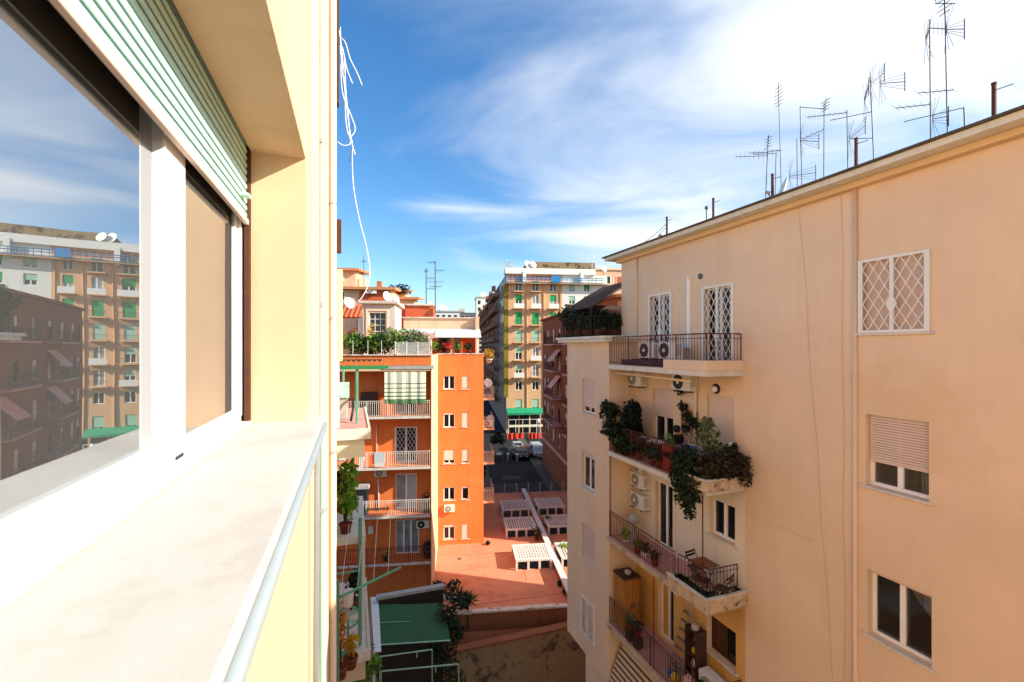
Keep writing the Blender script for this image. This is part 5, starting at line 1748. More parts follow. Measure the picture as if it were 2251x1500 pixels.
for k in range(5):
    MB().bar((xa - .7, TN - .12 - .1 * k, zsl[2] + .62), (xa + .7, TN - .12 - .1 * k, zsl[2] + .62), .02).build('rod', 'deep_green_iron', o)
for s in (-1, 1):
    MB().bar((xa + s * .6, TN - .05, zsl[2] + .75), (xa + s * .6, TN - .55, zsl[2] + .6), .02).build('arm', 'dark_iron', o)
o = thing('notice_panel', 'grey white panel hung on the second orange balcony railing', 'panel', S, (sT(835, 0, TN)[0], TN - .06, zsl[1] + .3))
xa = sT(834, 0, TN)[0]
MB().box(xa - .3, xa + .35, TN - .07, TN - .03, zsl[1] + .35, zsl[1] + .98).build('sheet', 'awning_grey', o)
MB().box(xa - .28, xa + .3, TN - .09, TN - .071, zsl[1] + .12, zsl[1] + .34).build('lower_strip', 'ac_white', o)
for (x, lf, h, lab) in ((848, 'leaf_yellow', .5, 'yellow green plant on the lowest orange balcony'), (938, 'leaf_dark', .9, 'dark plant at the right end of the lowest orange balcony')):
    make_plant('potted_plant', lab, S, (sT(x, 0, TN + .5)[0], TN + .5, zsl[3]), lf, h, .4, 160, .1, 'terracotta', .18, .3, 'pots of the lowest orange balcony')
make_plant('potted_plant', 'dark spiky plant at the right end of the third orange balcony', S, (sT(937, 0, TN + .5)[0], TN + .5, zsl[2]), 'leaf_dark', .9, .3, 140, .1, 'ac_dark', .2, .4)

# roof terrace of the orange block
for i, (x, lf, h, r_, lab) in enumerate(((775, 'leaf_green', 1.15, .85, 'green hedge bush at the left end of the orange roof terrace'), (797, 'leaf_dark', 1.1, .8, 'dark green hedge bush second from the left on the orange roof terrace'), (822, 'leaf_green', 1.1, .8, 'green hedge bush below the yellow shrub'),
                                        (846, 'leaf_olive', 1.3, .9, 'olive hedge bush below the tall gridded window'), (870, 'leaf_green', 1.3, .9, 'green hedge bush left of the white trellis'), (893, 'leaf_olive', 1.35, .85, 'silvery hedge bush behind the white trellis'), (915, 'leaf_olive', 1.2, .8, 'silvery hedge bush at the right end behind the white trellis'))):
    make_plant('hedge_bush', lab, S, (sT(x, 0, TN + 1.2)[0], TN + 1.2, ZP), lf, h * 1.35, r_ * 1.25, 1150, .12, None, group='hedge of the orange roof terrace', blobs=5)
make_plant('yellow_shrub', 'yellow leaved shrub above the hedge of the orange roof terrace', S, (sT(815, 0, TN + 1.8)[0], TN + 1.8, ZP), 'leaf_yellow', 1.6, .55, 330, .1, 'terracotta', .25, .5, blobs=4)
o = thing('white_trellis', 'white lattice fence along the orange roof terrace', 'fence', S, (sT(900, 0, TN)[0], TN + .2, ZP + .07))
FT = Face('t', TN + .2, -1)
m = MB()
lattice(m, FT, sT(868, 0, TN)[0], sT(943, 0, TN)[0], ZP + .07, ZP + .85, 0, .13, .13, .014)
m.build('lattice', 'white_paint', o)
for x in (868, 893, 918, 943):
    MB().box(sT(x, 0, TN)[0] - .025, sT(x, 0, TN)[0] + .025, TN + .18, TN + .22, ZP + .07, ZP + (.9 if x < 940 else 1.25)).build('post', 'white_paint', o)
for x in (775, 808, 838):
    xa = sT(x, 0, TN)[0]
    MB().bar((xa, TN + .1, ZP + .07), (xa, TN + .1, ZP + .95), .018).build('post', 'white_paint', o)
# penthouse pieces behind
ph = thing('penthouse', 'peach penthouse with a cream stair tower on the orange building roof', 'penthouse', S, (aR, 40, ZP))
TT = 36.0
Ft = Face('t', TT, -1)
x0, x1 = sT(797, 0, TT)[0], sT(868, 0, TT)[0]
zt0, zt1 = ZP, sT(830, 668, TT)[2]
hw = (sT(812, 0, TT)[0], sT(847, 0, TT)[0], sT(830, 742, TT)[2], sT(830, 688, TT)[2])
m = MB()
Ft.wall(m, x0, x1, zt0, zt1, [hw], .3)
m.build('tower_wall', 'grey_render', ph)
MB().box(x0, x1, TT + .3, TT + 4, zt0, zt1).build('tower_core', 'grey_render', ph)
MB().box(x0 - .25, x1 + .25, TT - .3, TT + 4.2, zt1, zt1 + .2).build('tower_cornice', 'grey_render', ph)
m = MB()
Ft.box(m, hw[0] - .25, hw[0] - .1, hw[2], hw[3] + .3, 0.002, .06)
Ft.box(m, hw[1] + .1, hw[1] + .25, hw[2], hw[3] + .3, 0.002, .06)
Ft.box(m, hw[0] - .1, hw[1] + .1, hw[3] + .15, hw[3] + .3, 0.002, .06)
m.build('surround', 'cream_paint', ph)
gw_ = MB()
for k in range(4):
    u = hw[0] + (hw[1] - hw[0]) * k / 3
    Ft.box(gw_, u - .025, u + .025, hw[2], hw[3], -.22, -.16)
for k in range(5):
    z = hw[2] + (hw[3] - hw[2]) * k / 4
    Ft.box(gw_, hw[0], hw[1], z - .022, z + .022, -.215, -.165)
wo = gw_.build('window', 'white_paint', ph)
for i in range(3):
    for j in range(4):
        u0, u1 = hw[0] + (hw[1] - hw[0]) * i / 3, hw[0] + (hw[1] - hw[0]) * (i + 1) / 3
        z0_, z1_ = hw[2] + (hw[3] - hw[2]) * j / 4, hw[2] + (hw[3] - hw[2]) * (j + 1) / 4
        g = MB()
        Ft.box(g, u0 + .026, u1 - .026, z0_ + .023, z1_ - .023, -.2, -.18)
        g.build('pane', 'dark_pane', wo)
pa0, pa1 = sT(868, 0, 41.5)[0], sT(1050, 0, 41.5)[0]
MB().box(x1, pa1, 41.5, 47, ZP, sT(960, 700, 41.5)[2]).build('block', 'peach_plaster', ph)
MB().box(x1 - .1, pa1 + .15, 41.35, 47.1, sT(960, 700, 41.5)[2], sT(960, 700, 41.5)[2] + .1).build('block_coping', 'coping', ph)
MB().box(sT(1045, 0, 41.2)[0], sT(1053, 0, 41.2)[0], 41.0, 41.5, ZP, sT(1048, 697, 41.2)[2]).build('chimney', 'peach_plaster', ph)
MB().box(sT(872, 0, 47.2)[0], sT(952, 0, 47.2)[0], 47.2, 52, ZP, sT(910, 672, 47.2)[2]).build('upper_block', 'red_plaster', ph)
MB().box(sT(872, 0, 47.2)[0] - .2, sT(952, 0, 47.2)[0] + .1, 47.0, 52.1, sT(910, 672, 47.2)[2], sT(910, 672, 47.2)[2] + .15).build('upper_coping', 'coping', ph)
MB().box(sT(874, 0, 47.1)[0], sT(891, 0, 47.1)[0], 47.12, 47.199, sT(880, 699, 47.1)[2] - .5, sT(880, 681, 47.1)[2]).build('red_door', 'red_plastic', ph)
# awning of the terrace, in two runs
for (xa, xb, mn, vm, nm) in ((850, 955, 'awning_grey', 'awning_pink', 'awning'), (956, 1057, 'awning_grey', 'awning_grey', 'awning')):
    u0, u1 = sT(xa, 0, 39.5)[0], sT(xb, 0, 39.5)[0]
    zh, zl = sT(950, 723, 41.4)[2], sT(950, 733 if xa < 900 else 740, 38.8)[2]
    aw = MB().slab([(u0, 41.45, zh), (u1, 41.45, zh), (u1, 38.7, zl), (u0, 38.7, zl)], .04).build(nm, mn, ph)
    MB().box(u0, u1, 38.66, 38.69, zl - (.42 if xa < 900 else .1), zl).build('valance', vm, aw)
for x in (948, 1050):
    xa = sT(x, 0, 38.8)[0]
    MB().box(xa - .06, xa + .06, 38.75, 38.87, ZP, zl - .05).build('post', 'white_paint', ph)
for (xa, xb) in ((965, 990), (1000, 1012)):
    MB().box(sT(xa, 0, 41.4)[0], sT(xb, 0, 41.4)[0], 41.4, 41.499, ZP + .05, ZP + 1.9).build('glazed_door', 'dark_pane', ph)
MB().box(sT(1012, 0, 41.4)[0], sT(1048, 0, 41.4)[0], 41.42, 41.498, ZP, ZP + 1.8).build('shaded_wall', 'red_plaster', ph)
for i, (x, lf, lab) in enumerate(((955, 'leaf_bright', 'bright green plant beside the white terrace post'), (983, 'flower_red', 'red flowering plant on the wing parapet'), (968, 'leaf_brown', 'brown red plant left of the red flowers'), (1005, 'leaf_green', 'green plant right of the red flowers'), (1030, 'leaf_dark', 'dark plant near the right end of the wing parapet'))):
    make_plant('parapet_plant', lab, S, (sT(x, 0, TW + .5)[0], TW + .5, ZP), lf, .75, .5, 220, .11, 'terracotta', .2, .25, 'plants on the wing parapet')
# low pieces left of the tower
MB().box(sT(735, 0, 37)[0] - 2, sT(785, 0, 37)[0], 37, 41, ZP, sT(760, 700, 37)[2]).build('side_block', 'peach_plaster', ph)
MB().box(sT(788, 0, 36.5)[0], sT(797, 0, 36.5)[0], 36.3, 38, ZP, sT(790, 700, 36.5)[2]).build('white_pier', 'white_paint', ph)
xs0, xs1 = sT(752, 0, 36.4)[0], sT(780, 0, 36.4)[0]
MB().add([(xs0, 36.9, sT(760, 733, 36.4)[2]), (xs1, 36.9, sT(770, 718, 36.4)[2]), (xs1, 36.2, sT(770, 718, 36.4)[2] - .15), (xs0, 36.2, sT(760, 737, 36.4)[2])], [(0, 1, 2, 3)]).build('lean_to_roof', 'roof_felt', ph)
for k in range(9):
    xa = sT(738, 0, 44)[0] + k * .42
    MB().tube([(xa, 44, sT(760, 700, 44)[2]), (xa, 46.2, sT(760, 672, 46)[2])], .2, 8).build('roof_tile_row', 'red_plaster', ph)
MB().box(sT(735, 0, 44)[0] - 2, sT(797, 0, 44)[0], 44, 47, ZP, sT(760, 701, 44)[2]).build('rear_block', 'red_plaster', ph)

# dishes on the roofs
for (x, y, t, r_, ml, lab) in ((848, 654, 37.0, .42, .35, 'large white satellite dish on the stair tower roof'), (868, 660, 37.5, .32, .25, 'white satellite dish at the right edge of the stair tower'), (765, 668, 40, .5, .9, 'pale satellite dish left of the stair tower'), (741, 664, 40, .5, .9, 'white satellite dish half hidden by the cream wall'),
                               (945, 672, 47.4, .36, .4, 'orange rimmed satellite dish left of the tall antenna'), (967, 676, 47, .36, .5, 'round white satellite dish right of the tall antenna')):
    p = sT(x, y, t)
    base = zt1 + .2 if t < 38 else p[2] - ml
    dish('satellite_dish', lab, S, (p[0], t, base), r_, p[2] - base, (.75, -.6, .3), 'white_paint' if x != 945 else 'peach_plaster')
for (x, y, t, lab) in ((1071, 843, 40, 'white satellite dish on the upper side balcony of the orange wing'), (1076, 923, 41, 'white satellite dish on the lower side balcony of the orange wing')):
    p = sT(x, y, t)
    dish('satellite_dish', lab, S, (p[0], t, p[2] - 1.3), .40, 1.3, (.35, -.9, .3))


def roof_mast(label, x, y0, y1, t, arms):
    p0, p1 = sT(x, y0, t), sT(x, y1, t)
    o = thing('roof_antenna', label, 'antenna', S, p0, 'television antennas on the roof')
    MB().tube([p0, p1], .07, 6).build('mast', 'steel', o)
    for (y, xa, xb) in arms:
        qa, qb = Vector(sT(xa, y, t)), Vector(sT(xb, y, t))
        m = MB().bar(qa, qb, .03)
        for k in range(6):
            c = qa.lerp(qb, k / 5)
            m.bar(c - Vector((0, .5, .02)), c + Vector((0, .5, .02)), .015)
            m.bar(c - Vector((0, 0, .2)), c + Vector((0, 0, .2)), .015)
        m.build('boom', 'dull_steel', o)
    return o


roof_mast('tall television mast with several booms on the orange roof', 957, 690, 575, 48, ((577, 941, 958), (595, 957, 976), (620, 940, 974), (630, 945, 970), (612, 936, 957)))
roof_mast('thin antenna left of the tall television mast', 937, 690, 590, 52, ((596, 933, 942), (635, 937, 955)))
roof_mast('thin antenna above the stepped terracotta house', 800, 640, 565, 66, ((575, 794, 806),))
# side balconies of the wing
for i, y in enumerate((872, 935, 1008, 1090)):
    z = sT(1075, y, 41)[2]
    so = MB().box(wl1, wl1 + 1.0, 39.5, 43.5, z - .16, z).build('side_balcony', 'peach_plaster', ob_)
    railing(ob_, [(wl1, 39.6), (wl1 + .95, 39.6), (wl1 + .95, 43.4)], z, .95, .16, 'old_white')
ac(ac_l, S, (sT(1072, 0, 39.9)[0], 39.95, sT(1072, 935, 41)[2] + .02), math.pi / 2, 'air conditioner on the side balcony below the lower white dish', 1.1)
make_plant('potted_plant', 'yellow plant on the side of the orange wing terrace', S, (wl1 + .6, 40.5, ZP - .9), 'leaf_yellow', .9, .6, 200, .12, 'old_white', .3, .4)

# ------------------------------------------------------------------ red terrace on the garages
tr = MB().box(aR, 14, 28.4, 51.5, GZ + .03, TZ)
o = tr.build('terrace', 'terra_floor'); put(o, S, (0, 0, 0)); tag(o, kind='structure')
FTe = 28.4
for k in range(12):
    u0, u1 = aR + 1.1 + k * 1.1, aR + 1.1 + (k + 1) * 1.1 - .012
    MB().box(u0, u1, FTe - .1, FTe + .28, TZ + .002, TZ + .09 + .01 * (k % 3)).build('coping_stone', 'coping', o)
MB().box(aR - .05, 14, FTe - .02, FTe - .001, TZ - 1.15, TZ + .001).build('fascia', 'terra_wall', o)
MB().box(7.0, 7.35, 28.7, 50.8, TZ + .001, TZ + .55).build('dividing_wall', 'terra_wall', o)
MB().box(6.95, 7.4, 28.6, 50.9, TZ + .55, TZ + .62).build('dividing_coping', 'pale_concrete', o)
m = MB()
for k in range(14):
    an = math.pi * .5 * k / 13
    m.box(aR + .2 + 2.2 * math.sin(an) - .15, aR + .2 + 2.2 * math.sin(an) + .15, 30.4 - 2.0 * (1 - math.cos(an)) - .15, 30.4 - 2.0 * (1 - math.cos(an)) + .15, TZ + .001, TZ + .16 + .004 * k)
m.build('curved_kerb', 'coping', o)
for (x0, y0, x1, y1) in ((1150, 1248, 1158, 1276), (985, 1222, 1120, 1214), (1040, 1330, 1235, 1305)):
    q0, q1 = S.Z(x0, y0, TZ + .006), S.Z(x1, y1, TZ + .006)
    d_ = Vector((q1[1] - q0[1], q0[0] - q1[0], 0)).normalized() * .018
    q0, q1 = Vector(q0), Vector(q1)
    MB().slab([q0 - d_, q1 - d_, q1 + d_, q0 + d_], .004).build('membrane_seam', 'terra_wall', o)
q = S.Z(1010, 1229, TZ)
MB().lathe((q[0], q[1], TZ + .002), [(.16, 0), (.16, .03), (.1, .035)], 12).build('roof_drain', 'dull_steel', o)
# far fence of the terrace
o = thing('terrace_fence', 'grey wire fence closing the far end of the red terrace', 'fence', S, (7, 51.2, TZ))
for k in range(9):
    xa = 2.4 + k * 1.35
    MB().box(xa - .06, xa + .06, 51.1, 51.22, TZ, TZ + 1.15).build('post', 'concrete', o)
m = MB()
for k in range(6):
    m.bar((2.4, 51.16, TZ + .15 + .19 * k), (13.2, 51.16, TZ + .15 + .19 * k), .02)
for k in range(70):
    m.bar((2.4 + k * .155, 51.16, TZ + .1), (2.4 + k * .155, 51.16, TZ + 1.12), .012)
m.build('mesh', 'steel', o)


def make_frame(label, grid):
    w_, d_, h_ = 2.75, 2.7, .78
    o = thing('skylight_frame', label, 'pergola', S, (0, 0, 0), 'slatted concrete frames on the terrace', local=True)
    MB().box(0, .16, 0, d_, h_ - .14, h_).build('beam', 'pale_concrete', o)
    MB().box(w_ - .16, w_, 0, d_, h_ - .14, h_).build('beam', 'pale_concrete', o)
    MB().box(.16, w_ - .16, 0, .18, h_ - .14, h_).build('beam', 'pale_concrete', o)
    MB().box(.16, w_ - .16, d_ - .18, d_, h_ - .14, h_).build('beam', 'pale_concrete', o)
    s1 = None
    n = 12
    for k in range(n):
        xk = .16 + (w_ - .32) * (k + .5) / n
        if s1 is None:
            s1 = MB().box(xk - .055, xk + .055, .18, d_ - .18, h_ - .12, h_ - .03).build('slat', 'pale_concrete', o); xf = xk
        else:
            c = s1.copy(); COL.objects.link(c); c.parent = o; c.location = (xk - xf, 0, 0)
    if grid:
        for k in range(6):
            yk = .18 + (d_ - .36) * (k + .5) / 6
            MB().box(.16, w_ - .16, yk - .05, yk + .05, h_ - .11, h_ - .024).build('cross_slat', 'pale_concrete', o)
    for xx in (0, .87, 1.72, w_ - .16):
        for yy in (.01, d_ - .17):
            MB().box(xx + .001, xx + .159, yy, yy + .16, 0, h_ - .141).build('leg', 'pale_concrete', o)
    MB().box(.16, w_ - .16, .2, d_ - .2, .0, .05).build('light_well', 'ac_dark', o)
    return o


grid = make_frame('sunlit slatted frame with crossing bars on the red terrace', True)
put(grid, S, (4.15, 33.4, TZ + .002))
pl = make_frame('shaded slatted frame left of the dividing wall, second from the sunlit one', False)
put(pl, S, (4.0, 39.2, TZ + .002))
for (a_, t_, lab) in ((4.1, 44.0, 'farthest shaded slatted frame left of the dividing wall'), (7.7, 44.2, 'farthest shaded slatted frame right of the dividing wall'), (7.75, 39.4, 'middle slatted frame right of the dividing wall'), (7.6, 33.4, 'nearest slatted frame right of the dividing wall behind a plant')):
    c = copy_tree(pl); c['label'] = lab
    put(c, S, (a_, t_, TZ + .002))
for (x, y, h, r_, lf, lab) in ((1240, 1215, .9, .5, 'leaf_bright', 'bright green plant beside the dividing wall'), (1203, 1150, .8, .5, 'leaf_green', 'green plant right of the dividing wall between the frames'), (1180, 1180, .9, .6, 'leaf_brown', 'dark brown plant left of the dividing wall'),
                              (1072, 1190, .3, .2, 'leaf_dark', 'small dark plant at the foot of the orange wing'), (1232, 1280, .35, .25, 'leaf_dark', 'small dark weed by the dividing wall near the front'), (1245, 1300, .4, .3, 'leaf_dark', 'dark weed at the front end of the dividing wall')):
    p = S.Z(x, y + 8, TZ)
    make_plant('terrace_plant', lab, S, (p[0], p[1], TZ), lf, h, r_, 230, .1, 'terracotta' if h > .5 else None, .2, .25, 'plants of the red terrace')

# ------------------------------------------------------------------ brown building along the street
AX = 12.75
bb = thing('brown_building', 'brown rendered apartment building on the shaded side of the street', 'building', S, (AX, 52, SZ))
FB = Face('a', AX, -1)
zb_top = 4.1
hs, kinds = [], []
for r_, zc_ in enumerate((1.6, -1.9, -5.3, -8.7, -11.9)):
    for k, t_ in enumerate((67.4, 65.0, 61.2, 57.4, 53.6, 49.8, 46, 42.2, 38.4)):
        hs.append((t_ - .55, t_ + .55, zc_ - (.75 if k % 3 else .95), zc_ + .85))
        kinds.append((r_, k))
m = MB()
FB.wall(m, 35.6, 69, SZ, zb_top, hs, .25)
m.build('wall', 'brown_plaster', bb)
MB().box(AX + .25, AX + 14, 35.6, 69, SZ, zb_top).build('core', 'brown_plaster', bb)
MB().box(AX - .3, AX + 14.2, 35.4, 69.3, zb_top, zb_top + .25).build('cornice', 'brown_plaster', bb)
MB().box(AX - .15, AX, 35.6, 69.1, -13.95, -13.6).build('string_course', 'pink_tile', bb)
for h, (r_, k) in zip(hs, kinds):
    window(bb, FB, *h, inset=.12, leaves=2, shutter=(0, .5, 1.0, .3)[(r_ * 3 + k * 5) % 4], smat='pink_slat', sill=.06, sillmat='pink_tile', frame='white_pvc' if (r_ + k) % 3 else 'dark_wood')
for r_, z in enumerate((.5, -2.95, -6.4, -9.8)):
    for (t0_, t1_) in ((56.2, 62.4), (44.8, 51)):
        MB().box(AX - 1.1, AX, t0_, t1_, z - .16, z).build('balcony_slab', 'pink_tile', bb)
        railing(bb, [(AX, t0_ + .05), (AX - 1.05, t0_ + .05), (AX - 1.05, t1_ - .05), (AX, t1_ - .05)], z, .95, .2, 'dark_iron', mid=False)
for (t0_, z) in ((56.5, -3.6), (45.2, -3.6), (56.5, -.2)):
    MB().slab([(AX, t0_, z), (AX, t0_ + 2.6, z), (AX - 1.3, t0_ + 2.6, z - 1.5), (AX - 1.3, t0_, z - 1.5)], .03).build('awning', 'awning_pink', bb)

# ------------------------------------------------------------------ tall tan block closing the street
TT2 = 95.0
Y = lambda y: S.T(1150, y, TT2)[2]
tb = thing('tan_building', 'tall tan apartment block with green shutters at the end of the street', 'building', S, (S.T(1118, 0, TT2)[0] + 6, TT2, SZ))
Fb = Face('t', TT2, -1)
u_l, u_w, u_r = S.T(1113, 0, TT2)[0], S.T(1236, 0, TT2)[0], S.T(1335, 0, TT2)[0]
rows = [(618, 640, 'top'), (648, 677, 'bal'), (687, 714, 'grn'), (726, 752, 'grn'), (764, 791, 'bal'), (802, 828, 'bal'), (838, 858, 'win'), (878, 899, 'win')]
cols = [1140, 1177, 1216]
tan_h, info = [], []
for r_, (yt, yb, kd) in enumerate(rows):
    for k, x in enumerate(cols):
        uc = S.T(x, 0, TT2)[0]
        tan_h.append((uc - .7, uc + .7, Y(yb), Y(yt))); info.append((r_, k, kd))
m = MB()
Fb.wall(m, u_l, u_w, SZ, Y(603), tan_h, .3)
m.build('wall', 'tan_plaster', tb)
white_h = []
for yt, yb in ((624, 640), (650, 668), (690, 708), (729, 747), (768, 786), (806, 824)):
    for x in (1257, 1290):
        uc = S.T(x, 0, TT2)[0]
        white_h.append((uc - .65, uc + .65, Y(yb), Y(yt)))
m = MB()
Fb.wall(m, u_w, u_r, SZ, Y(603), white_h, .3)
m.build('white_wall', 'tan_white', tb)
MB().box(u_l, u_r, TT2 + .3, TT2 + 110, SZ, Y(603)).build('core', 'tan_pink', tb)
MB().box(u_l - .3, S.T(1308, 0, TT2)[0], TT2 - .5, TT2 + 2, Y(603), Y(590)).build('parapet', 'white_paint', tb)
for x in (1152, 1278):
    uc = S.T(x, 0, TT2)[0]
    MB().box(uc - .35, uc + .35, TT2 - .62, TT2 - .001, Y(628), Y(598)).build('pier', 'white_paint', tb)
MB().box(S.T(1158, 0, TT2 + 6)[0], S.T(1305, 0, TT2 + 6)[0], TT2 + 5, TT2 + 16, Y(603), S.T(1200, 578, TT2 + 6)[2]).build('roof_structure', 'old_wall', tb)
for i in range(22):
    uc = u_l + .5 + i * .95
    if uc > u_w - .6:
        break
    MB().box(uc, uc + .75, TT2 - .025, TT2 - .001, Y(616), Y(606)).build('brick_panel', 'brick', tb)
uo = S.T(1108, 0, TT2)[0]
MB().box(u_l - .5, u_l + .42, TT2 - .12, TT2 + .9, Y(872), Y(626)).build('corner_pier', 'olive_paint', tb)
for h, (r_, k, kd) in zip(tan_h, info):
    s_ = {'top': .35, 'bal': .45, 'grn': .97, 'win': .1}[kd]
    if kd == 'bal' and k == 1:
        s_ = .0
    if kd == 'win' and r_ == 7:
        s_ = .85
    window(tb, Fb, *h, inset=.14, leaves=2, fw=.1, shutter=s_, smat='green_shutter' if (r_ in (1, 2) or kd == 'top') else 'pale_green', frame='white_pvc', pane='dark_pane' if kd != 'bal' or k == 0 else 'pale_pane')
    if kd != 'win' and not (r_ == 0 and k == 2):
        z = h[2]
        so = MB().box(h[0] - .45, h[1] + .45, TT2 - 1.0, TT2, z - .28, z - .1).build('balcony_slab', 'tan_plaster', tb)
        m = MB()
        if r_ == 1 or (kd == 'bal' and (r_ + k) % 2):
            m.box(h[0] - .4, h[1] + .4, TT2 - .95, TT2 - .9, z - .1, z + .85)
            m.build('balcony_panel', 'tan_white', so)
        else:
            for q in range(11):
                xx = h[0] - .4 + (h[1] - h[0] + .8) * q / 10
                m.bar((xx, TT2 - .93, z - .1), (xx, TT2 - .93, z + .85), .03)
            m.bar((h[0] - .4, TT2 - .93, z + .85), (h[1] + .4, TT2 - .93, z + .85), .04)
            m.build('balcony_rail', 'dull_steel', so)
for i, h in enumerate(white_h):
    window(tb, Fb, *h, inset=.14, leaves=2, fw=.1, shutter=.55 if i % 3 else .8, smat='green_shutter' if i % 2 else 'pale_green')
for x in (1158, 1195, 1232):
    uc = S.T(x, 0, TT2)[0]
    MB().tube([(uc, TT2 - .12, Y(900)), (uc, TT2 - .12, Y(622))], .09, 6).build('downpipe', 'tan_plaster', tb)
# blue washing-line gallery under the parapet
m = MB()
for z in (Y(622), Y(616), Y(612)):
    m.bar((u_l - .6, TT2 - 1.3, z), (S.T(1322, 0, TT2)[0], TT2 - 1.3, z), .1)
for k in range(26):
    xx = u_l - .6 + k * .78
    m.bar((xx, TT2 - 1.3, Y(623)), (xx, TT2 - 1.3, Y(611)), .07)
m.build('blue_gallery', 'blue_paint', tb)
MB().box(S.T(1209, 0, TT2)[0], S.T(1229, 0, TT2)[0], TT2 - 1.5, TT2 - 1.42, Y(622), Y(608)).build('blue_sheet', 'blue_sheet', tb)
MB().box(u_l, u_r, TT2 - 1.25, TT2, Y(625), Y(623)).build('gallery_floor', 'tan_plaster', tb)
# shaded street side: windows near the corner as pieces, galleries farther on as one mass
Fs = Face('a', u_l, -1)
sw = MB()
for r_ in range(8):
    z = Y(899) + r_ * 3.7
    for k in range(4):
        t_ = TT2 + 3.5 + k * 3.2
        fo = MB()
        Fs.box(fo, t_ - .6, t_ + .6, z, z + 2.0, 0.001, .05)
        wo = fo.build('window', 'tan_white', tb)
        fo = MB()
        Fs.box(fo, t_ - .5, t_ + .5, z + .08, z + 1.9, .052, .07)
        fo.build('pane', 'dark_pane', wo)
    rg = random.Random(r_)
    for k in range(16):
        t_ = TT2 + 17 + k * 5.6
        sw.box(u_l - 1.5, u_l, t_, t_ + 4.2, z - .4, z - .1).box(u_l - 1.5, u_l - 1.42, t_, t_ + 4.2, z - .1, z + .5 + .5 * rg.random())
        sw.box(u_l - .06, u_l - .001, t_ + .4, t_ + 1.6, z, z + 2.2).box(u_l - .06, u_l - .001, t_ + 2.4, t_ + 3.6, z, z + 2.2)
        if rg.random() < .5:
            sw.box(u_l - 1.3 - rg.random() * .6, u_l - .8, t_ + 1, t_ + 3, z + 1.2, z + 2.4)
o = sw.build('side_galleries', 'brick', tb)
o['kind'] = 'stuff'
# ground floor: green awning, dark shop front, white posts
zgf = Y(906)
MB().slab([(u_l, TT2 - .01, Y(897)), (S.T(1192, 0, TT2)[0], TT2 - .01, Y(897)), (S.T(1192, 0, TT2)[0], TT2 - 2.2, Y(905)), (u_l, TT2 - 2.2, Y(905))], .06).build('green_awning', 'green_awning', tb)
MB().box(u_l, S.T(1192, 0, TT2)[0], TT2 - 2.2, TT2 - 2.14, Y(909), Y(906)).build('green_valance', 'green_awning', tb)
for k in range(4):
    ua = u_l + .6 + k * 2.3
    MB().box(ua, ua + 1.9, TT2 - .04, TT2 - .002, SZ + .1, Y(912)).build('shop_front', 'dark_pane', tb)
for (x, y, r_, lab) in ((1159, 583, .9, 'left white satellite dish on the tan block roof'), (1171, 583, .8, 'second white satellite dish on the tan block roof'), (1326, 592, .8, 'white satellite dish at the right end of the tan block roof')):
    p = S.T(x, y, TT2 + 4)
    dish('satellite_dish', lab, S, (p[0], TT2 + 4, Y(603)), r_, p[2] - Y(603), (.5, -.8, .35))
for (x, y0, y1, lab) in ((1105, 605, 572, 'cluster of slim antennas at the corner of the tan block'), (1301, 592, 575, 'white pole on the tan block roof')):
    p0, p1 = S.T(x, y0, TT2 + 3), S.T(x, y1, TT2 + 3)
    o = thing('roof_antenna', lab, 'antenna', S, (p0[0] + (.8 if x == 1105 else 0), TT2 + 3, Y(603)), 'masts on the tan block')
    for k in range(3 if x == 1105 else 1):
        MB().tube([(p0[0] + .6 * k + (.8 if x == 1105 else 0), TT2 + 3, Y(603)), (p0[0] + .6 * k + (.8 if x == 1105 else 0), TT2 + 3, p1[2] - .5 * k)], .12, 6).build('mast', 'white_paint' if k != 1 else 'dull_steel', o)
        MB().box(p0[0] + .6 * k + (.65 if x == 1105 else -.15), p0[0] + .6 * k + (.95 if x == 1105 else .15), TT2 + 2.8, TT2 + 3.2, p1[2] - .5 * k - 1.6, p1[2] - .5 * k - .2).build('element', 'concrete', o)
# peach block behind its right end
pb = thing('peach_building', 'peach coloured block rising behind the right end of the tan block', 'building', S, (S.T(1345, 0, 108)[0], 108, SZ))
px0, px1 = S.T(1308, 0, 108)[0], S.T(1400, 0, 108)[0]
MB().box(px0, px1 + 6, 108, 125, SZ, S.T(1340, 594, 108)[2]).build('wall', 'peach_plaster', pb)
MB().box(px0 - .3, px1 + 6, 107.7, 125, S.T(1340, 594, 108)[2], S.T(1340, 590, 108)[2]).build('cornice', 'cream_paint', pb)
for (x, mn) in ((1335, 'dark_pane'), (1362, 'red_plaster')):
    uc = S.T(x, 0, 108)[0]
    fo = MB().box(uc - .9, uc + .9, 107.93, 107.999, S.T(x, 624, 108)[2], S.T(x, 607, 108)[2]).build('window', 'white_paint', pb)
    MB().box(uc - .7, uc + .7, 107.9, 107.929, S.T(x, 623, 108)[2], S.T(x, 608, 108)[2]).build('pane', mn, fo)

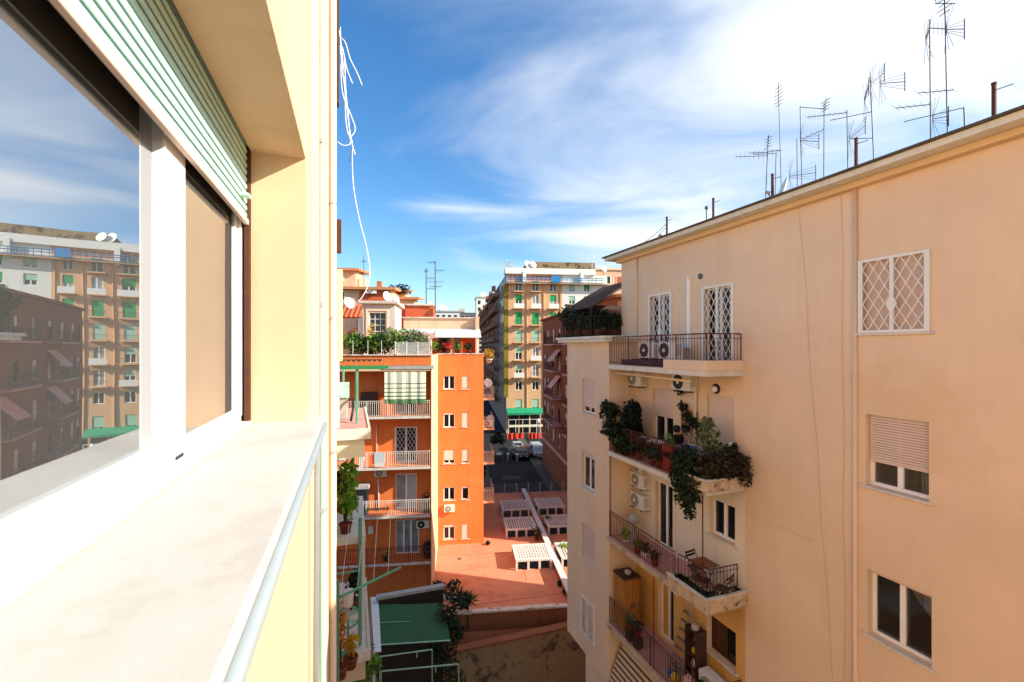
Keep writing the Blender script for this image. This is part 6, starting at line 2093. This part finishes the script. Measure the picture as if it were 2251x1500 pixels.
# ------------------------------------------------------------------ stepped terracotta house behind the orange roofs
th = thing('stepped_house', 'stepped terracotta house with tiled cornices behind the orange roofs', 'building', S, (S.T(800, 0, 62)[0], 62, SZ))
P6 = lambda x, y, t=62: S.T(x, y, t)
for (x0, x1, yt, yb, t, d, mn, rm) in ((690, 782, 591, 640, 66, 8, 'peach_plaster', 'roof_tile'), (690, 860, 632, 720, 62, 10, 'peach_plaster', 'roof_tile'), (860, 912, 655, 720, 64, 8, 'peach_plaster', 'roof_tile'), (868, 892, 640, 660, 70, 6, 'peach_plaster', 'roof_tile')):
    a0, a1 = P6(x0, 0, t)[0], P6(x1, 0, t)[0]
    MB().box(a0, a1, t, t + d, SZ if yb > 700 else P6(x0, yb + 30, t)[2], P6(x0, yt, t)[2]).build('wall', mn, th)
    MB().slab([(a0 - .6, t - .7, P6(x0, yt, t)[2] + .1), (a1 + .6, t - .7, P6(x0, yt, t)[2] + .1), (a1 + .6, t + d, P6(x0, yt, t)[2] + .9), (a0 - .6, t + d, P6(x0, yt, t)[2] + .9)], .35).build('roof', rm, th)
for (x0, x1, y0, y1, t, mn) in ((740, 756, 600, 618, 65.9, 'dark_pane'), (744, 759, 640, 668, 61.9, 'dark_pane'), (790, 804, 640, 665, 61.9, 'red_plaster'), (806, 848, 640, 668, 61.9, 'red_plaster')):
    fo = MB().box(P6(x0, 0, t)[0], P6(x1, 0, t)[0], t - .02, t + .09, P6(x0, y1, t)[2], P6(x0, y0, t)[2]).build('window', mn if mn != 'dark_pane' else 'white_paint', th)
    if mn == 'dark_pane':
        MB().box(P6(x0 + 2, 0, t)[0], P6(x1 - 2, 0, t)[0], t - .06, t - .021, P6(x0, y1 - 2, t)[2], P6(x0, y0 + 2, t)[2]).build('pane', mn, fo)
for (x0, x1, y) in ((752, 762, 598), (775, 786, 620), (828, 838, 626)):
    MB().box(P6(x0, 0, 67)[0], P6(x1, 0, 67)[0], 67, 68.2, P6(x0, 640, 67)[2], P6(x0, y - 8, 67)[2]).build('chimney', 'brick', th)
MB().leaves((P6(878, 0, 68)[0], 68, P6(878, 637, 68)[2]), (1.8, .8, .8), 300, .25, 4).build('roof_plants', 'leaf_dark', th)
ac(ac_l, S, (P6(817, 0, 61.9)[0], 61.9, P6(817, 648, 61.9)[2]), math.pi / 2, 'air conditioner on the terracotta house above the large white dish', 1.6)

# ------------------------------------------------------------------ far blocks on the skyline
for i, (x0, x1, y, t, mn, lab) in enumerate(((955, 1010, 686, 190, 'tan_white', 'pale flat roofed block far behind the tall antenna'), (1000, 1056, 690, 230, 'grey_render', 'grey flat roofed block far down the street'), (1047, 1066, 655, 215, 'tan_white', 'pale tall block beside the tan block on the skyline'), (900, 960, 690, 210, 'peach_plaster', 'peach block far behind the orange penthouse'))):
    a0, a1 = S.T(x0, 0, t)[0], S.T(x1, 0, t)[0]
    zt_ = S.T(x0, y, t)[2]
    o = thing('distant_building', lab, 'building', S, ((a0 + a1) / 2, t, SZ), 'far blocks on the skyline')
    MB().box(a0, a1, t, t + 14, SZ, zt_).build('wall', mn, o)
    MB().box(a0 - .3, a1 + .3, t - .3, t + 14.3, zt_, zt_ + .6).build('cornice', 'concrete', o)
    MB().box(a0 + 2, a0 + 5, t + 3, t + 6, zt_ + .6, zt_ + 3).build('stair_head', mn, o)
    for k in range(int((a1 - a0) / 2.4)):
        for r_ in range(4):
            MB().box(a0 + .8 + k * 2.4, a0 + 2.0 + k * 2.4, t - .04, t - .002, zt_ - 3 - r_ * 3.3, zt_ - 1.2 - r_ * 3.3).build('window', 'dark_pane', o)

# ------------------------------------------------------------------ street level
for (a0, a1) in ((2.1, 4.2), (11.2, 12.7)):
    g = MB().box(a0, a1, 51.6, 92.0, SZ + .001, SZ + .14)
    o = g.build('pavement', 'paving'); put(o, S, (0, 0, 0)); tag(o, kind='structure')
g = MB()
for k in range(8):
    g.box(6.0 + k * .32, 6.2 + k * .32, 62 + 0, 63.6, SZ + .004, SZ + .008)
o = g.build('road_marking', 'paving'); put(o, S, (0, 0, 0)); tag(o, kind='structure')


def make_car(label, body, fr, p, rot, van=False):
    o = thing('parked_car', label, 'car', fr, p, 'cars parked in the street', rot, local=True)
    L_, w_, h_ = (4.2, 1.75, 1.45) if not van else (4.7, 1.95, 2.0)
    pr = [(-.5, .32), (-.5, .62), (-.46, .72), (-.28, .78), (-.14, 1.0), (.22, 1.0), (.40, .80), (.49, .70), (.5, .32)] if not van else [(-.5, .3), (-.5, .5), (-.44, .6), (-.34, .95), (-.28, 1.0), (.47, 1.0), (.5, .9), (.5, .3)]
    n = len(pr)
    vs = []
    for s in (-1, 1):
        for (x, z) in pr:
            ins = .86 if z > .85 else 1.0
            vs.append((s * w_ / 2 * ins, x * L_, z * h_))
    fs = [tuple(range(n)), tuple(range(2 * n - 1, n - 1, -1))] + [(i, i + n, (i + 1) % n + n, (i + 1) % n) for i in range(n)]
    MB().add(vs, fs).build('body', body, o, bevel=.06)
    zg0, zg1 = (.78, .96) if not van else (.62, .93)
    for s in (-1, 1):
        MB().box(s * (w_ / 2 * .9), s * (w_ / 2 * .9 + .06), -.16 * L_, .3 * L_, zg0 * h_, zg1 * h_).build('side_window', 'dark_pane', o)
    MB().add([(-w_ * .4, -.285 * L_, .80 * h_), (w_ * .4, -.285 * L_, .80 * h_), (w_ * .36, -.155 * L_, .985 * h_), (-w_ * .36, -.155 * L_, .985 * h_)], [(0, 1, 2, 3)]).build('windscreen', 'dark_pane', o).location = (0, -.02, .02)
    MB().add([(-w_ * .4, (.41 if not van else .505) * L_, .80 * h_), (-w_ * .36, (.24 if not van else .48) * L_, .985 * h_), (w_ * .36, (.24 if not van else .48) * L_, .985 * h_), (w_ * .4, (.41 if not van else .505) * L_, .80 * h_)], [(0, 1, 2, 3)]).build('rear_window', 'dark_pane', o).location = (0, .02, .02)
    for s in (-1, 1):
        for y in (-.31, .31):
            wo = MB().tube([(s * (w_ / 2 - .2), y * L_, .31), (s * (w_ / 2 + .01), y * L_, .31)], .31, 16).build('wheel', 'rubber', o)
            MB().disc((s * (w_ / 2 + .015), y * L_, .31), (1, 0, 0), .19, .015, 12).build('rim', 'steel', wo)
        MB().box(s * w_ * .28 - .16, s * w_ * .28 + .16, -.5 * L_ - .015, -.5 * L_ + .02, .5 * h_, .6 * h_).build('headlight', 'lamp_glass', o)
    return o


p = S.Z(1131, 1003, SZ); make_car('dark blue hatchback parked in front of the grey planters', 'car_dark', S, (p[0], p[1], SZ), math.radians(8))
p = S.Z(1155, 1001, SZ); make_car('dark red car beside the dark blue hatchback', 'car_red', S, (p[0], p[1], SZ), math.radians(4))
p = S.Z(1182, 1003, SZ); make_car('silver white van parked against the brown building', 'car_silver', S, (p[0] - .1, p[1], SZ), math.radians(2), True)
for t_, bd, lab in ((73.5, 'car_dark', 'black car parked along the brown building, nearest the terrace fence'), (79.2, 'car_silver', 'grey car parked along the brown building behind the black one')):
    make_car(lab, bd, S, (10.1, t_, SZ), math.radians(1))
for (x, y, lab, mn) in ((1083, 1010, 'large grey planter tub left of the parked cars', 'concrete'), (1095, 1010, 'grey concrete planter beside the large tub', 'concrete'), (1117, 1012, 'pale bollard left of the dark blue hatchback', 'pale_concrete'), (1137, 1013, 'pale bollard in front of the dark blue hatchback', 'pale_concrete')):
    p = S.Z(x, y, SZ + .14)
    m = MB().lathe((0, 0, 0), [(.5, 0), (.62, .9), (.68, .92), (.68, 1.05), (.55, 1.05)], 14) if 'planter' in lab else MB().lathe((0, 0, 0), [(.2, 0), (.2, 1.0), (.26, 1.05), (.22, 1.25), (.05, 1.32)], 12)
    o = m.build('planter_tub' if 'planter' in lab else 'bollard', mn, None, True)
    put(o, S, (p[0], p[1], SZ)); tag(o, lab, 'planter' if 'planter' in lab else 'bollard', 'street planters' if 'planter' in lab else 'bollards')
p = S.Z(1095, 1000, SZ)
leafmass('street_tree', 'round dark street tree beside the orange wing', S, (p[0], p[1], SZ),
         [((p[0] + dx, p[1] + dy, SZ + zz), (rr, rr, rr * .9), nn) for dx, dy, zz, rr, nn in ((0, 0, 2.8, 1.2, 420), (.7, .3, 2.3, .8, 240), (-.7, .1, 2.3, .8, 240), (.1, .2, 3.5, .7, 200))], 'leaf_dark', .22, 'tree', stems=[[(p[0], p[1], SZ), (p[0], p[1], SZ + 2.6)]])
# roadworks in front of the shop: red mesh, barrier rails, lamp post, hoop posts
for i, (x0, x1, lab) in enumerate(((1115, 1152, 'red orange mesh barrier left of the gap in the roadworks'), (1162, 1190, 'red orange mesh barrier by the street lamp'))):
    t_ = 89.0
    a0, a1 = S.T(x0, 0, t_)[0], S.T(x1, 0, t_)[0]
    o = thing('mesh_barrier', lab, 'barrier', S, ((a0 + a1) / 2, t_, SZ), 'roadwork barriers')
    m = MB()
    n = 12
    for k in range(n):
        u0, u1 = a0 + (a1 - a0) * k / n, a0 + (a1 - a0) * (k + 1) / n
        z0_, z1_ = 1.1 + .15 * math.sin(k * 2.3), 1.1 + .15 * math.sin((k + 1) * 2.3)
        w0_, w1_ = t_ + .15 * math.sin(k * 1.7), t_ + .15 * math.sin(k * 1.7 + 1.7)
        m.add([(u0, w0_, SZ), (u1, w1_, SZ), (u1, w1_, SZ + z1_), (u0, w0_, SZ + z0_)], [(0, 1, 2, 3)])
    m.build('mesh', 'red_mesh', o)
    for k in range(3):
        MB().tube([(a0 + (a1 - a0) * k / 2, t_ - .1, SZ), (a0 + (a1 - a0) * k / 2, t_ - .1, SZ + 1.4)], .04, 6).build('stake', 'dull_steel', o)
a0, a1 = S.T(1118, 0, 90.5)[0], S.T(1195, 0, 90.5)[0]
o = thing('site_fence', 'white framed site fence with a cream band in front of the dark shop', 'fence', S, ((a0 + a1) / 2, 90.5, SZ))
for k in range(6):
    xx = a0 + (a1 - a0) * k / 5
    MB().tube([(xx, 90.5, SZ), (xx, 90.5, S.T(1150, 922, 90.5)[2])], .05, 6).build('post', 'white_paint', o)
MB().box(a0, a1, 90.45, 90.5, S.T(1150, 923, 90.5)[2], S.T(1150, 922, 90.5)[2]).build('rail', 'white_paint', o)
MB().box(a0, a1, 90.42, 90.46, S.T(1150, 939, 90.5)[2], S.T(1150, 934, 90.5)[2]).build('band', 'awning_cream', o)
p = S.T(1183, 0, 88)[0]
o = thing('street_lamp', 'street lamp with a white lantern in front of the dark shop', 'lamp', S, (p, 88, SZ))
MB().tube([(p, 88, SZ), (p, 88, S.T(1183, 931, 88)[2])], .06, 8).build('post', 'steel', o)
MB().lathe((p, 88, S.T(1183, 931, 88)[2]), [(.1, 0), (.22, .15), (.28, .7), (.2, .75), (.05, .95)], 10).build('lantern', 'lamp_glass', o, True)
for i in range(4):
    t_ = 58 + i * 5.5
    make_plant('pavement_bush', ('nearest', 'second', 'third', 'farthest')[i] + ' dark bush along the foot of the orange side of the street', S, (2.9, t_, SZ + .14), 'leaf_dark', 2.8, 1.3, 620, .2, 'concrete', .4, .5, 'bushes along the street', blobs=3)


for ob in bpy.data.objects:
    if '_b' in ob:
        del ob['_b']
